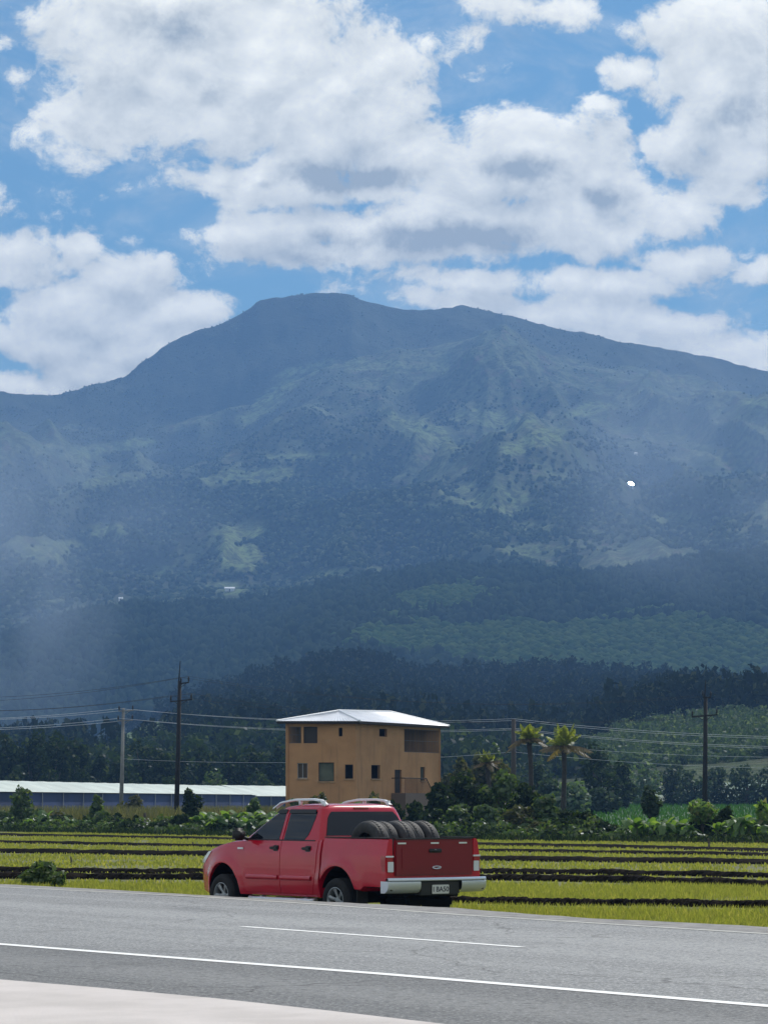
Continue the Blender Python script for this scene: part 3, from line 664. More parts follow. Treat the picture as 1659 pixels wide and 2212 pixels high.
# cab lower body, bonnet and front end
xsA = [.45, .47]+list(np.arange(.6, 3.5, .1))+list(np.arange(3.5, 3.96, .05))
rings = []
for x in xsA:
    zt = topz(x); zb = .36+I(x, [3.4, 3.95], [0, .02]) if x < 3.6 else I(x, [3.6, 3.95], [.33, .40])
    zs = np.linspace(zb+.02, zt-.05, 16)
    k = 1-.05*(x > 3.9)
    half = [(0, zb), (hw(x, zb)*.9, zb)]+[(hw(x, z)*k, z) for z in zs]+[(hw(x, zt-.05)*.975*k, zt-.012), (hw(x, zt)*.90*k, zt+.008), (.45, zt+.03), (0, zt+.04)]
    rings.append(mirror_ring(x, half))
body = loft(rings).build('cab_body', M_red, truck, fix=True)
def cyl_cut(xc, r):
    c = MB(); pr = [(r, -1.0), (r, 1.0)]; n = 40
    c.lathe(pr, 'y', n, (xc, 0, .40)); c.F.append(tuple(range(n))); c.F.append(tuple(range(n, 2*n))[::-1])
    return c.build('cutter', None)
for o_ in [body]:
    cu = cyl_cut(WB, .475)
    body_parent = o_.parent; o_.parent = None
    boolean_cut(o_, [cu]); finish(o_); o_.parent = body_parent
# load bed
xsB = list(np.linspace(-1.19, .40, 22)); rings = []
for x in xsB:
    zb = .50 if x > -.6 else .55
    zs = np.linspace(zb+.03, 1.25, 16)
    half = [(0, zb), (hw(x, zb)*.93, zb)]+[(hw(x, z), z) for z in zs]+[(hw(x, 1.29)*.985, 1.292), (.765, 1.298), (.745, 1.28), (.735, .86), (0, .86)]
    rings.append(mirror_ring(x, half))
bed = loft(rings).build('load_bed', M_red, None)
boolean_cut(bed, [cyl_cut(0, .475)]); finish(bed); bed.parent = truck
m_ = MB(); m_.box((.33, -.74, .86), (.398, .74, 1.285), .01); m_.build('bed_front_wall', M_red, truck)
m_ = MB()
for y0 in (-1, 1): m_.box((-1.18, min(y0*.735, y0*.83), 1.302), (.40, max(y0*.735, y0*.83), 1.318), .006)
m_.build('bed_rail_cap', M_blk, truck)
# cab greenhouse
GZs = [1.22, 1.30, 1.40, 1.52, 1.64, 1.72, 1.77, 1.80, 1.82, 1.826]
GXF = [2.66, 2.52, 2.35, 2.15, 1.95, 1.80, 1.70, 1.60, 1.42, 1.2]
GXR = [.455, .47, .495, .53, .57, .60, .63, .67, .76, .9]
GHW = [.848, .830, .800, .765, .728, .700, .675, .630, .52, .3]
def gw(z): return I(z, GZs, GHW)
rings = []
for z, xf, xr, hw_ in zip(GZs, GXF, GXR, GHW):
    ring = []; rc = .14 if z < 1.79 else .3; rc = min(rc, hw_*.6)
    for (cx_, cy_, a0_) in ((xf-rc*1.3, hw_-rc, 90), (xr+rc*.6, hw_-rc, 90), (xr+rc*.6, -hw_+rc, 180), (xf-rc*1.3, -hw_+rc, 270)):
        pass
    for k in range(7):   # front left corner, from nose to side
        a = R(90*k/6); ring.append((xf-rc*1.3+rc*1.3*math.cos(a)+0, hw_-rc+rc*math.sin(a), z))
    for k in range(7):
        a = R(90+90*k/6); ring.append((xr+rc*.6+rc*.6*math.cos(a), hw_-rc+rc*math.sin(a), z))
    ring += [(x, -y, zz) for x, y, zz in ring[::-1]]
    rings.append(ring)
gh = loft(rings).build('cab_roof', M_red, truck); finish(gh, .7)
def side_panel(zrows, xf, xr, off, sgn, surf, th=.012, n=9):
    rows = []
    for z in zrows: rows.append([(xr(z)+(xf(z)-xr(z))*k/(n-1), sgn*(surf(xr(z)+(xf(z)-xr(z))*k/(n-1), z)+off), z) for k in range(n)])
    m = MB(); m.slab(rows, (0, sgn*th, 0)); return m
gs = lambda x, z: gw(z)
for sg in (1, -1):
    # doors
    zr = list(np.linspace(.43, 1.245, 14))
    d1 = side_panel(zr, lambda z: I(z, [.43, .62, .95, 1.245], [2.46, 2.50, 2.47, 2.47]), lambda z: 1.50, .009, sg, hw, .02, 14).build('front_door', M_red, truck); finish(d1, .5)
    d2 = side_panel(zr, lambda z: 1.485, lambda z: I(z, [.43, .60, .75, .9, 1.245], [.66, .60, .56, .54, .53]), .009, sg, hw, .02, 14).build('rear_door', M_red, truck); finish(d2, .5)
    # window frames and glass
    zw = [1.262, 1.33, 1.42, 1.51, 1.60, 1.66, 1.70]
    fxf = lambda z: I(z, [1.262, 1.30, 1.42, 1.52, 1.62, 1.70], [2.40, 2.36, 2.18, 2.02, 1.85, 1.69])
    g1 = side_panel(zw, fxf, lambda z: I(z, [1.26, 1.70], [1.575, 1.535]), .006, sg, gs, .01).build('side_window', M_glass, d1, True); finish(g1, .5)
    rxr = lambda z: I(z, [1.262, 1.30, 1.42, 1.60, 1.70], [.90, .84, .79, .745, .74])
    g2 = side_panel(zw, lambda z: I(z, [1.26, 1.70], [1.445, 1.43]), rxr, .006, sg, gs, .01).build('side_window', M_glass, d2, True); finish(g2, .5)
    pl = side_panel([1.262, 1.4, 1.55, 1.70], lambda z: 1.535-.0*(z), lambda z: I(z, [1.26, 1.70], [1.485, 1.47]), .012, sg, gs, .01, 3)
    pl.build('door_pillar', M_red, d1)
    # rain visors
    v1 = side_panel([1.675, 1.735], lambda z: I(z, [1.675, 1.735], [1.80, 1.72]), lambda z: 1.52, .022, sg, gs, .006, 5).build('rain_visor', M_blk, d1)
    v2 = side_panel([1.675, 1.735], lambda z: 1.46, lambda z: .76, .022, sg, gs, .006, 5).build('rain_visor', M_blk, d2)
    # belt trim
    m_ = MB(); m_.tube([(x, sg*(hw(x, 1.245)+.004), 1.25) for x in np.linspace(.62, 2.42, 12)], .011, 6); m_.build('belt_trim', M_blk, truck)
    # handles
    for dd_, xh in ((d1, 1.66), (d2, .80)):
        m_ = MB(); yy = sg*(hw(xh, 1.12)+.03); m_.box((xh-.10, yy-.016, 1.105), (xh+.10, yy+.016, 1.15), .012); m_.box((xh-.11, yy-.03, 1.07), (xh+.03, yy-.012, 1.17), .008)
        m_.build('door_handle', M_blk, dd_)
    # rub strips
    for (a_, b_, dd_) in ((1.54, 2.40, d1), (.66, 1.47, d2)):
        m_ = MB(); rows = []
        for z, o2 in ((.625, .006), (.635, .028), (.665, .034), (.695, .028), (.705, .006)): rows.append([(x, sg*(hw(x, z)+o2), z) for x in np.linspace(a_, b_, 8)])
        m_.grid(rows); m_.build('rub_strip', M_red, dd_, True)
    # side step
    m_ = MB(); m_.tube([(.62, sg*.80, .34), (.68, sg*.90, .325), (2.30, sg*.90, .325), (2.42, sg*.80, .34)], .032, 10); m_.tube([(.9, sg*.6, .40), (.9, sg*.89, .33)], .02, 6); m_.tube([(2.1, sg*.6, .40), (2.1, sg*.89, .33)], .02, 6)
    m_.build('side_step', M_silver, truck, True)
    # mirror
    m_ = MB(); m_.box((2.38, min(sg*.90, sg*1.12), 1.235), (2.50, max(sg*.90, sg*1.12), 1.435), .045); m_.tube([(2.43, sg*.82, 1.25), (2.43, sg*.95, 1.29)], .028, 8)
    mr = m_.build('wing_mirror', M_blk, truck, True)
    # roof rail
    m_ = MB(); zz = lambda x: I(x, [.66, .78, 1.0, 1.5, 1.85, 2.06], [1.80, 1.875, 1.895, 1.89, 1.85, 1.755])
    rows = []
    for x in np.linspace(.66, 2.06, 22): 
        y0 = gw(min(1.76, zz(x)))-.08
        rows.append([(x, sg*(y0-.04), zz(x)-.024), (x, sg*(y0-.04), zz(x)+.006), (x, sg*(y0-.02), zz(x)+.012), (x, sg*(y0+.025), zz(x)+.005), (x, sg*(y0+.03), zz(x)-.02)])
    m_.grid(rows); m_.tube([(.74, sg*.60, 1.78), (.74, sg*.60, 1.87)], .035, 8); m_.tube([(1.35, sg*.60, 1.79), (1.35, sg*.60, 1.88)], .03, 8); m_.build('roof_rail', M_white, truck, True)
    # head lamp
    rows = []
    for z in np.linspace(.86, 1.05, 6):
        xa = I(z, [.86, .95, 1.05], [3.76, 3.62, 3.48]); xb = I(z, [.86, .93, 1.05], [3.87, 3.82, 3.58])
        rows.append([(xa+(xb-xa)*k/6, sg*(hw(xa+(xb-xa)*k/6, z)+.010), z) for k in range(7)])
    m_ = MB(); m_.slab(rows, (0, sg*.02, 0)); hl = m_.build('headlight', M_lensw, truck); finish(hl, .6)
    # fender badge
    m_ = MB(); m_.box((2.52, min(sg*.862, sg*.882), 1.095), (2.68, max(sg*.862, sg*.882), 1.125), .006); m_.build('fender_badge', M_silver, truck)
    # tail lamp on the bed corner
    m_ = MB(); m_.box((-1.205, min(sg*.725, sg*.872), .79), (-1.06, max(sg*.725, sg*.872), 1.06), .02); tl = m_.build('tail_light', M_lensr, truck, True); finish(tl, .8)
    m_ = MB(); m_.box((-1.214, min(sg*.735, sg*.84), .80), (-1.20, max(sg*.735, sg*.84), .955), .006); m_.build('reversing_lens', M_lensw, tl)
    m_ = MB(); m_.box((-1.213, min(sg*.728, sg*.868), 1.02), (-1.19, max(sg*.728, sg*.868), 1.045), .006); m_.build('lamp_trim', M_white, tl)
    # mud flap
    m_ = MB(); m_.box((-.475, min(sg*.66, sg*.86), .18), (-.462, max(sg*.66, sg*.86), .56)); m_.build('mud_flap', M_blk, truck)
# windscreen and rear window
rows = []
for z in np.linspace(1.30, 1.74, 8):
    xf = I(z, GZs, GXF); wd_ = gw(z)-.10
    rows.append([(xf+.012, wd_*k/5, z) for k in range(-5, 6)])
m_ = MB(); m_.slab(rows, (.01, 0, 0)); m_.build('windscreen', M_glass, truck, True)
rows = []
for z in np.linspace(1.33, 1.70, 8):
    xr = I(z, GZs, GXR); wd_ = gw(z)-.085-.05*max(0, (z-1.62)/.08)
    rows.append([(xr-.006, wd_*k/5, z) for k in range(-5, 6)])
m_ = MB(); m_.slab(rows, (-.012, 0, 0)); m_.build('rear_window', M_glass, truck)
m_ = MB(); m_.box((.60, -.14, 1.735), (.64, .14, 1.765), .008); m_.build('high_brake_light', M_lensr, truck)
# tailgate
m_ = MB(); m_.box((-1.222, -.712, .745), (-1.165, .712, 1.285), .014)
tg = m_.build('tailgate', M_red_shade, truck); finish(tg, .7)
m_ = MB(); m_.box((-1.229, -.60, .85), (-1.2235, .60, 1.16), .003); m_.build('pressed_panel', M_red_shade, tg)
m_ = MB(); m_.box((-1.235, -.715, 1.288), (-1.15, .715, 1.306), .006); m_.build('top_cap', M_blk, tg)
m_ = MB(); m_.box((-1.248, -.115, 1.085), (-1.231, .115, 1.145), .01); m_.build('tailgate_handle', M_blk, tg, True)
for y in (-.52, .0, .60):
    m_ = MB(); m_.box((-1.231, y-.075, 1.218), (-1.2228, y+.075, 1.242), .003); m_.build('reflective_strip', M_silver, tg)
m_ = MB(); m_.tube([(-1.235, -.03+.075*math.cos(a), .862+.02*math.sin(a)) for a in np.linspace(0, 6.28, 22)], .0075, 6); m_.tube([(-1.235, -.11, .872), (-1.235, -.02, .845), (-1.235, .05, .862)], .006, 6); m_.build('emblem', M_silver, tg, True)
# rear bumper with plate
bm_ = empty('rear_bumper', (0, 0, 0), 0, truck)
def bump_x(y): return -1.40+.10*abs(y/.9)**3
rows = []
for z, o2 in ((.705, .10), (.715, .015), (.69, .0), (.672, .004), (.665, .02)): rows.append([(bump_x(y)+o2, y, z) for y in np.linspace(-.90, .90, 25)])
m_ = MB(); m_.grid(rows); m_.build('bumper_top', M_chrome, bm_, True, auto=.8)
for sg in (1, -1):
    rows = []
    for z, o2 in ((.664, .02), (.655, .002), (.60, .0), (.55, .012), (.505, .05), (.485, .10)):
        ye = .90; yi = .375+.10*(z < .56)*0
        rows.append([(bump_x(y)+o2, sg*y, z+(.05*((y-.45)/.45)**2 if z < .56 else 0)*0) for y in np.linspace(yi, ye, 14)])
    rows2 = [r+[(-1.12, sg*.905, r[0][2])] for r in rows]
    m_ = MB(); m_.grid(rows2); m_.build('bumper_wing', M_chrome, bm_, True, auto=.8)
m_ = MB(); m_.box((-1.355, -.37, .45), (-1.20, .37, .662), .02); m_.box((-1.30, -.86, .52), (-1.05, .86, .70), .01); m_.build('step_panel', M_blk, bm_)
m_ = MB(); m_.box((-1.372, -.155, .47), (-1.358, .155, .605), .006); npl = m_.build('number_plate', mat('plate', (.62, .62, .60), .5), bm_)
fc = bpy.data.curves.new('plate_text', 'FONT'); fc.body = 'I BA50'; fc.size = .105; fc.extrude = .001; fc.align_x = 'CENTER'; fc.align_y = 'CENTER'; fc.offset = .002
ft0 = bpy.data.objects.new('plate_text', fc); COL.objects.link(ft0); bpy.context.view_layer.update()
tm = bpy.data.meshes.new_from_object(ft0.evaluated_get(bpy.context.evaluated_depsgraph_get())); bpy.data.objects.remove(ft0, do_unlink=True); bpy.data.curves.remove(fc)
tm.materials.clear(); tm.materials.append(mat('plate ink', (.03, .03, .05), .6))
tm.transform(Matrix.Translation((-1.3735, 0, .535)) @ Matrix.Rotation(R(-90), 4, 'Z') @ Matrix.Rotation(R(90), 4, 'X'))
pb = bmesh.new(); pb.from_mesh(npl.data); k0 = len(pb.faces); pb.from_mesh(tm); pb.faces.ensure_lookup_table()
for f in pb.faces[k0:]: f.material_index = 1
pb.to_mesh(npl.data); pb.free(); npl.data.materials.append(tm.materials[0]); bpy.data.meshes.remove(tm)
# front bumper, grille
m_ = MB(); rows = []
for z in (.42, .50, .60): rows.append([(3.958+0*y, y, z) for y in np.linspace(-.5, .5, 5)])
m_.slab(rows, (.01, 0, 0)); m_.build('air_intake', M_blk, truck)
m_ = MB(); m_.box((3.88, -.42, .72), (3.965, .42, .86), .01); m_.build('grille', M_silver, truck)
# underbody, arch liners
m_ = MB(); m_.box((-1.15, -.50, .42), (3.6, .50, .58), .01); m_.box((.5, -.78, .38), (2.5, .78, .44)); m_.tube([(0, -.78, .345), (0, .78, .345)], .045, 8); m_.tube([(0, 0, .345), (0, .01, .345)], .14, 8); m_.tube([(WB, -.70, .345), (WB, .70, .345)], .04, 8)
m_.box((-1.12, -.42, .26), (-.55, .42, .42), .03)
for xc in (0, WB):
    n = 24; V = []; F = []
    for y in (-.83, -.45, .45, .83):
        for k in range(n+1): a = R(-10+200*k/n); V.append((xc+.468*math.cos(a), y, .40+.468*math.sin(a)))
    for r_ in (0, 2):
        for k in range(n): F.append((r_*(n+1)+k, r_*(n+1)+k+1, (r_+1)*(n+1)+k+1, (r_+1)*(n+1)+k))
    m_.add(V, F); m_.box((xc-.47, -.452, .42), (xc+.47, .452, .86))
m_.build('chassis', M_dark, truck)
# wheels
def wheel():
    we = empty('wheel', (0, 0, 0), 0, truck)
    m = MB(); T = RT; prof = [(.198, -.10), (.225, -.118), (.27, -.128), (.31, -.122), (.333, -.10), (T, -.075)]
    for k in range(-2, 3):
        prof += [(T, k*.03-.011), (T-.012, k*.03-.009), (T-.012, k*.03+.009), (T, k*.03+.011)] if k else [(T, 0)]
    prof += [(T, .075), (.333, .10), (.31, .122), (.27, .128), (.225, .118), (.198, .10)]
    m.lathe(prof, 'y', 48); m.build('tyre', M_rubber, we, True, auto=.7)
    m = MB(); m.lathe([(.203, .108), (.207, .116), (.198, .118), (.188, .104), (.180, .05), (.175, -.10)], 'y', 48); m.lathe([(.0, .045), (.055, .05), (.06, .06), (.05, .075), (.0, .078)], 'y', 24)
    for k in range(6):
        a = 2*math.pi*k/6+.26; c, s = math.cos(a), math.sin(a); rows = []
        for (r, wd_, y) in ((.045, .026, .07), (.10, .024, .088), (.16, .033, .10), (.192, .044, .106)):
            rows.append([(r*c-w2*s, y-(abs(w2)/wd_)**4*.012, r*s+w2*c) for w2 in np.linspace(-wd_, wd_, 5)])
        m.slab(rows, (0, .022, 0))
    m.build('rim', mat('alloy', (.34, .35, .36), .35, metal=.6), we, True, auto=.6)
    m = MB(); m.lathe([(.0, .02), (.18, .02), (.185, .0)], 'y', 32); m.build('brake_disc', M_dark, we)
    return we
w0 = wheel(); w0.location = (0, .80, RT)
def copy_tree(o, parent=None):
    c = o.copy(); COL.objects.link(c); c.parent = parent
    for ch in list(o.children): copy_tree(ch, c)
    return c
for (x, y, rz) in ((WB, .80, 0), (0, -.80, math.pi), (WB, -.80, math.pi)):
    c = copy_tree(w0, truck); c.location = (x, y, RT); c.rotation_euler = (0, R(17) if x else 0, rz)

# worn tyres lying in the load bed
M_worn = mat('worn tyre', (.018, .018, .019), .7, col2=(.05, .05, .053), scale=5, bump=.006, bscale=12)
def cargo_tyre(k):
    T = .375; wd_ = .125; m = MB()
    prof = [(.20, -wd_*.8), (.25, -wd_), (.31, -wd_*1.02), (.35, -wd_*.9), (.368, -wd_*.6), (T, -wd_*.3), (T, wd_*.3), (.368, wd_*.6), (.35, wd_*.9), (.31, wd_*1.02), (.25, wd_), (.20, wd_*.8), (.205, wd_*.5), (.30, wd_*.75), (.345, wd_*.3), (.345, -wd_*.3), (.30, -wd_*.75), (.205, -wd_*.5)]
    m.lathe(prof, 'y', 56, closed=True); o = m.build('worn_tyre', M_worn, None, True, auto=.8)
    # tread blocks
    n = 44; tb = MB()
    for i in range(n):
        for j in (-1, 0, 1):
            a = 2*math.pi*(i+.5*(j == 0))/n; c, s = math.cos(a), math.sin(a); da = .045; rows = []
            for yy in (j*.048-.019, j*.048+.019): rows.append([((T+.008-(.010 if j else 0))*math.cos(a+q_), yy, (T+.008-(.010 if j else 0))*math.sin(a+q_)) for q_ in (-da, da)])
            tb.slab(rows, (.012*c, 0, .012*s))
    tb.build('tread', M_worn, o)
    return o
TL = ['leftmost, its open ring facing the road', 'second from the left', 'middle one', 'second from the right', 'rightmost, farthest across the bed']
tyre0 = cargo_tyre(0)
for k in range(5):
    o = tyre0 if k == 0 else copy_tree(tyre0)
    lp = Vector((-.42+[0, .03, -.02, .02, 0][k], 60e-2-k*.242, .86+.345+[.0, -.012, .0, -.008, -.004][k]))
    o.matrix_world = Matrix.Translation(org) @ Matrix.Rotation(R(90+BYAW), 4, 'Z') @ Matrix.Translation(lp) @ Matrix.Rotation(R([2, -3, 2, -2, 3][k]), 4, 'Z') @ Matrix.Rotation(R([-3, -6, -2, -5, -2][k]), 4, 'X') @ Matrix.Rotation(k*1.3, 4, 'Y')
    tag(o, 'worn black tyre standing in the truck bed, '+TL[k], 'tyre', 'worn tyres in the truck bed')

# ------------------------------------------------------------------ house
M_wall = mat('ochre render', (.54, .285, .135), .92, col2=(.45, .235, .11), scale=.6, bump=.01, bscale=6)
_q = NT(M_wall.node_tree); _b = M_wall.node_tree.nodes['Principled BSDF']; _c = _b.inputs['Base Color'].links[0].from_socket
_P = _q.node('ShaderNodeTexCoord').outputs['Object']
_s = _q.noise(_q.vm('MULTIPLY', _P, (2.2, 2.2, .22)), 1.0, 6, .65); _s2 = _q.noise(_P, 1.1, 8, .7)
_c2 = _q.mix(_q.ss(_s, .52, .72, 0, .5), _c, (.20, .115, .07)); _c2 = _q.mix(_q.ss(_s2, .56, .70, 0, .45), _c2, (.50, .32, .19))
_q.l.new(_c2, _b.inputs['Base Color'])
M_tin = mat('corrugated tin roof', (.72, .74, .78), .42, metal=.15, col2=(.60, .62, .66), scale=.8)
M_sill = mat('render sill', (.40, .25, .14), .9, var=.2, scale=2)
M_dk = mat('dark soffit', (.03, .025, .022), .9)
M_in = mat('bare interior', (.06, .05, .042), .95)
M_bar = mat('pale window bars', (.45, .46, .48), .5)
house = empty('house', (-1.86, 180, GZ0)); tag(house, 'ochre two storey house with a white tin hip roof beyond the truck', 'house')
H0 = Vector((-1.86, 180, 0)); H1 = Vector((-6.50, 180.6, 0)); H2 = Vector((3.95, 190.6, 0)); H3 = H1+H2-H0
ZT = 6.72-GZ0
def hz_(x, yz, Y): return EYE+(HZ-(1510+.25*yz))/FL*Y-GZ0
def wall(A, B, holes, name, hide=False, th=.2):
    """wall from A to B (left to right seen from outside) with holes (s0,s1,z0,z1)"""
    L = (B-A).length; d = (B-A)/L; nrm = Vector((d.y, -d.x, 0))
    ss_ = sorted({0.0, L, *[h[0] for h in holes], *[h[1] for h in holes]}); zs = sorted({0.0, ZT, *[h[2] for h in holes], *[h[3] for h in holes]})
    m = MB(); q = lambda s, z, o=0: tuple(A-H0+d*s-nrm*o+Vector((0, 0, z)))
    inh = lambda s, z: any(h[0] < s < h[1] and h[2] < z < h[3] for h in holes)
    for a, b in zip(ss_[:-1], ss_[1:]):
        for c, e in zip(zs[:-1], zs[1:]):
            if not inh((a+b)/2, (c+e)/2):
                m.add([q(a, c), q(b, c), q(b, e), q(a, e)], [(0, 1, 2, 3)]); m.add([q(a, c, th), q(b, c, th), q(b, e, th), q(a, e, th)], [(3, 2, 1, 0)])
    for (a, b, c, e) in holes:
        for (p0, p1) in (((a, c), (b, c)), ((b, c), (b, e)), ((b, e), (a, e)), ((a, e), (a, c))):
            m.add([q(*p0), q(*p1), q(p1[0], p1[1], th), q(p0[0], p0[1], th)], [(0, 1, 2, 3)])
    m.build(name, M_wall, house, fix=False); return L, d, nrm, q
LL = (H0-H1).length; LR = (H2-H0).length
def lh(x0, x1, y0, y1): a = (x0-147)/598*LL; b = (x1-147)/598*LL; return (a, b, hz_(0, y1, 180.3), hz_(0, y0, 180.3))
def rh(x0, x1, y0, y1):
    def s_of(x):                                         # where this column meets the right wall
        u = (700*.8295+.25*x-CX)/FL; dv = H2-H0; k = (u*H0.y-H0.x)/(dv.x-u*dv.y); return k*LR
    a, b = s_of(x0), s_of(x1); Yc = H0.y+(H2.y-H0.y)*(a+b)/2/LR; return (a, b, hz_(0, y1, Yc), hz_(0, y0, Yc))
LH = [lh(175, 279, 240, 384), lh(300, 418, 240, 384), lh(599, 632, 250, 326), lh(248, 334, 556, 688), lh(428, 560, 551, 714), lh(653, 722, 569, 692)]
RH = [rh(957, 1025, 260, 328), rh(1172, 1482, 268, 466), rh(888, 965, 573, 692), rh(1090, 1150, 614, 815), rh(1312, 1352, 590, 708)]
_, dlw, nlw, qL = wall(H1, H0, LH, 'side_wall'); _, drw, nrw, qR = wall(H0, H2, RH, 'front_wall')
wall(H2, H3, [(2, 3.2, 3.9, 5.2)], 'rear_wall'); wall(H3, H1, [(3, 4.2, 1, 2.2), (7, 8.2, 4, 5.2)], 'far_wall')
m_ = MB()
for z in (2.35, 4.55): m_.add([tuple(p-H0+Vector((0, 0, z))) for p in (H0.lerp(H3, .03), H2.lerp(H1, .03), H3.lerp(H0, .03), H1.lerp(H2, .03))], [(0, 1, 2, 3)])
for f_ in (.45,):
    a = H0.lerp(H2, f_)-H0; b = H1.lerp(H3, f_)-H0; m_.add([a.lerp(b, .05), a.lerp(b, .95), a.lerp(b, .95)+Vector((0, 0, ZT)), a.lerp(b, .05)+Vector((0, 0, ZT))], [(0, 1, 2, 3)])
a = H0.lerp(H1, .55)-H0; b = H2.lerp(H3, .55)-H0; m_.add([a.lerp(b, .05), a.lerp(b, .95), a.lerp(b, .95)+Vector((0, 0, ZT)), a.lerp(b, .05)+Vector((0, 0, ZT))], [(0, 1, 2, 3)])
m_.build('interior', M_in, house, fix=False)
def grille(q, h, n, name, rail=True, inset=.05, r=.018, matl=None):
    m = MB(); a, b, c, e = h
    for k in range(n+1):
        s = a+(b-a)*k/n; m.tube([q(s, c, inset), q(s, e, inset)], r, 5)
    if rail:
        for z in (c+.02, (c+e)/2, e-.02): m.tube([q(a, z, inset), q(b, z, inset)], r, 5)
    return m.build(name, matl or M_bar, house)
grille(qL, LH[0], 9, 'window_bars', True, .05, .012, mat('dull bars', (.20, .20, .21), .6)); grille(qR, RH[1], 24, 'window_bars', True, .05, .012, mat('grey bars', (.16, .17, .19), .6))
def wframe(q, h, name='window_frame', mat_=None, mull=0, pane=False, w_=.045):
    a, b, c, e = h; m = MB()
    pts = [(a+w_/2, c+w_/2), (b-w_/2, c+w_/2), (b-w_/2, e-w_/2), (a+w_/2, e-w_/2)]
    for i in range(4): m.tube([q(*pts[i], .10), q(*pts[(i+1) % 4], .10)], w_/2, 4)
    for k in range(mull): s = a+(b-a)*(k+1)/(mull+1); m.tube([q(s, c, .10), q(s, e, .10)], w_/2, 4)
    f = m.build(name, mat_ or M_in, house)
    return f
wframe(qL, LH[3], mull=1, mat_=M_bar); wframe(qL, LH[4]); wframe(qL, LH[5]); wframe(qR, RH[2]); wframe(qR, RH[4], mull=1); wframe(qR, RH[0]); wframe(qL, LH[2]); wframe(qL, LH[1])
for q_, hs_ in ((qL, LH[3:]), (qR, (RH[2], RH[4]))):
    for h in hs_:
        m = MB(); a, b, c, e = h; P = [q_(s, z, o) for z in (c-.09, c-.002) for o in (-.07, .19) for s in (a-.06, b+.06)]; m.add(P, [(0,1,3,2),(4,6,7,5),(0,4,5,1),(2,3,7,6),(0,2,6,4),(1,5,7,3)]); m.build('window_sill', M_sill, house)
# plywood boards closing some openings
def board(q, h, col, o=.15, a0=0, a1=1):
    a, b, c, e = h; w2 = b-a; m = MB(); m.add([q(a+w2*a0, c, o), q(a+w2*a1, c, o), q(a+w2*a1, e, o), q(a+w2*a0, e, o)], [(0, 1, 2, 3)]); return m.build('board', col, house, fix=False)
M_bd = mat('grey green board', (.10, .11, .08), .8, var=.3, scale=.8)
board(qL, LH[4], M_bd); board(qL, LH[3], mat('brown board', (.085, .06, .035), .8)); board(qR, RH[4], M_bd); board(qL, LH[1], mat('dark board', (.05, .04, .035), .8), .17)
# door, landing and steps with a railing
m_ = MB(); a, b, c, e = RH[3]; m_.add([q_ for q_ in (qR(a, c, .12), qR(b, c, .12), qR(b, e, .12), qR(a, e, .12))], [(0, 1, 2, 3)]); m_.build('door', M_dk, house, fix=False)
s0 = RH[3][0]-.5; s1 = RH[3][1]+1.6; zl = RH[3][2]
m_ = MB()
def qb(m, sa, sb, za, zb, oa, ob):
    P = [qR(s, z, -o) for z in (za, zb) for o in (oa, ob) for s in (sa, sb)]; m.add(P, [(0,1,3,2),(4,6,7,5),(0,4,5,1),(2,3,7,6),(0,2,6,4),(1,5,7,3)])
qb(m_, s0, s1, 0, zl-.02, .01, 1.1)
st = 9
for k in range(st): qb(m_, s1+k*.3, s1+(k+1)*.3, 0, zl-(k+1)*zl/(st+1), .01, 1.1)
m_.build('steps', mat('grey steps', (.16, .12, .10), .9), house)
m_ = MB()
rt = [(s0, zl+1.0, 1.05), (s1, zl+1.0, 1.05), (s1+st*.3, .95, 1.05)]
m_.tube([qR(s0, zl+1, -.05), qR(s0, zl+1, -1.05)]+[qR(a_, b_, -c_) for a_, b_, c_ in rt[1:]], .035, 6)
s = s0
while s < s1+st*.3:
    zt_ = zl+1 if s < s1 else zl+1-(s-s1)/(st*.3)*(zl+.05); zb_ = 0 if False else (zl-.02 if s < s1 else zt_-.95)
    m_.tube([qR(s, max(zb_, .02), -1.05), qR(s, zt_, -1.05)], .016, 4); s += .13
m_.build('railing', M_dk, house)
# hip roof with corrugations
ctr = (H0+H1+H2+H3)/4
def ex(P, o=.55): v = P-ctr; 
def expand(P, nb1, nb2, o):
    v = (P-nb1).normalized()+(P-nb2).normalized(); return P+v*o
RC = [expand(H0, H1, H2, .55), expand(H2, H0, H3, .42), expand(H3, H2, H1, .5), expand(H1, H0, H3, .40)]
ZE = 6.82-GZ0; Ra = Vector((-3.02, 183.2, 7.62-GZ0)); Rb = Vector((.46, 189.0, 7.74-GZ0)); Ra -= Vector((H0.x, H0.y, 0)); Rb -= Vector((H0.x, H0.y, 0))
RC = [p-H0+Vector((0, 0, ZE)) for p in RC]
RC[3] += Vector((0, 0, .03))
m_ = MB()
def slope(A, B, C, D):                                   # eave A-B, ridge side D-C (C may equal D)
    n = max(12, int((B-A).length/.11)); rows = [[], []]; nr = ((B-A).cross(D-A)).normalized(); nr = nr if nr.z > 0 else -nr
    for k in range(n+1):
        f = k/n; o = nr*(.022 if k % 2 else 0); rows[0].append(A.lerp(B, f)+o); rows[1].append(D.lerp(C, f)+o)
    m_.grid(rows)
slope(RC[3], RC[0], Ra, Ra); slope(RC[0], RC[1], Rb, Ra); slope(RC[1], RC[2], Rb, Rb); slope(RC[2], RC[3], Ra, Rb)
roof = m_.build('roof', M_tin, house, fix=False)
m_ = MB()
for a, b in ((RC[0], Ra), (Ra, Rb), (Rb, RC[1]), (RC[3], Ra), (RC[2], Rb)): m_.tube([a+Vector((0, 0, .03)), b+Vector((0, 0, .03))], .07, 6)
m_.build('ridge_cap', mat('bright ridge', (.85, .86, .88), .4), roof)
m_ = MB()
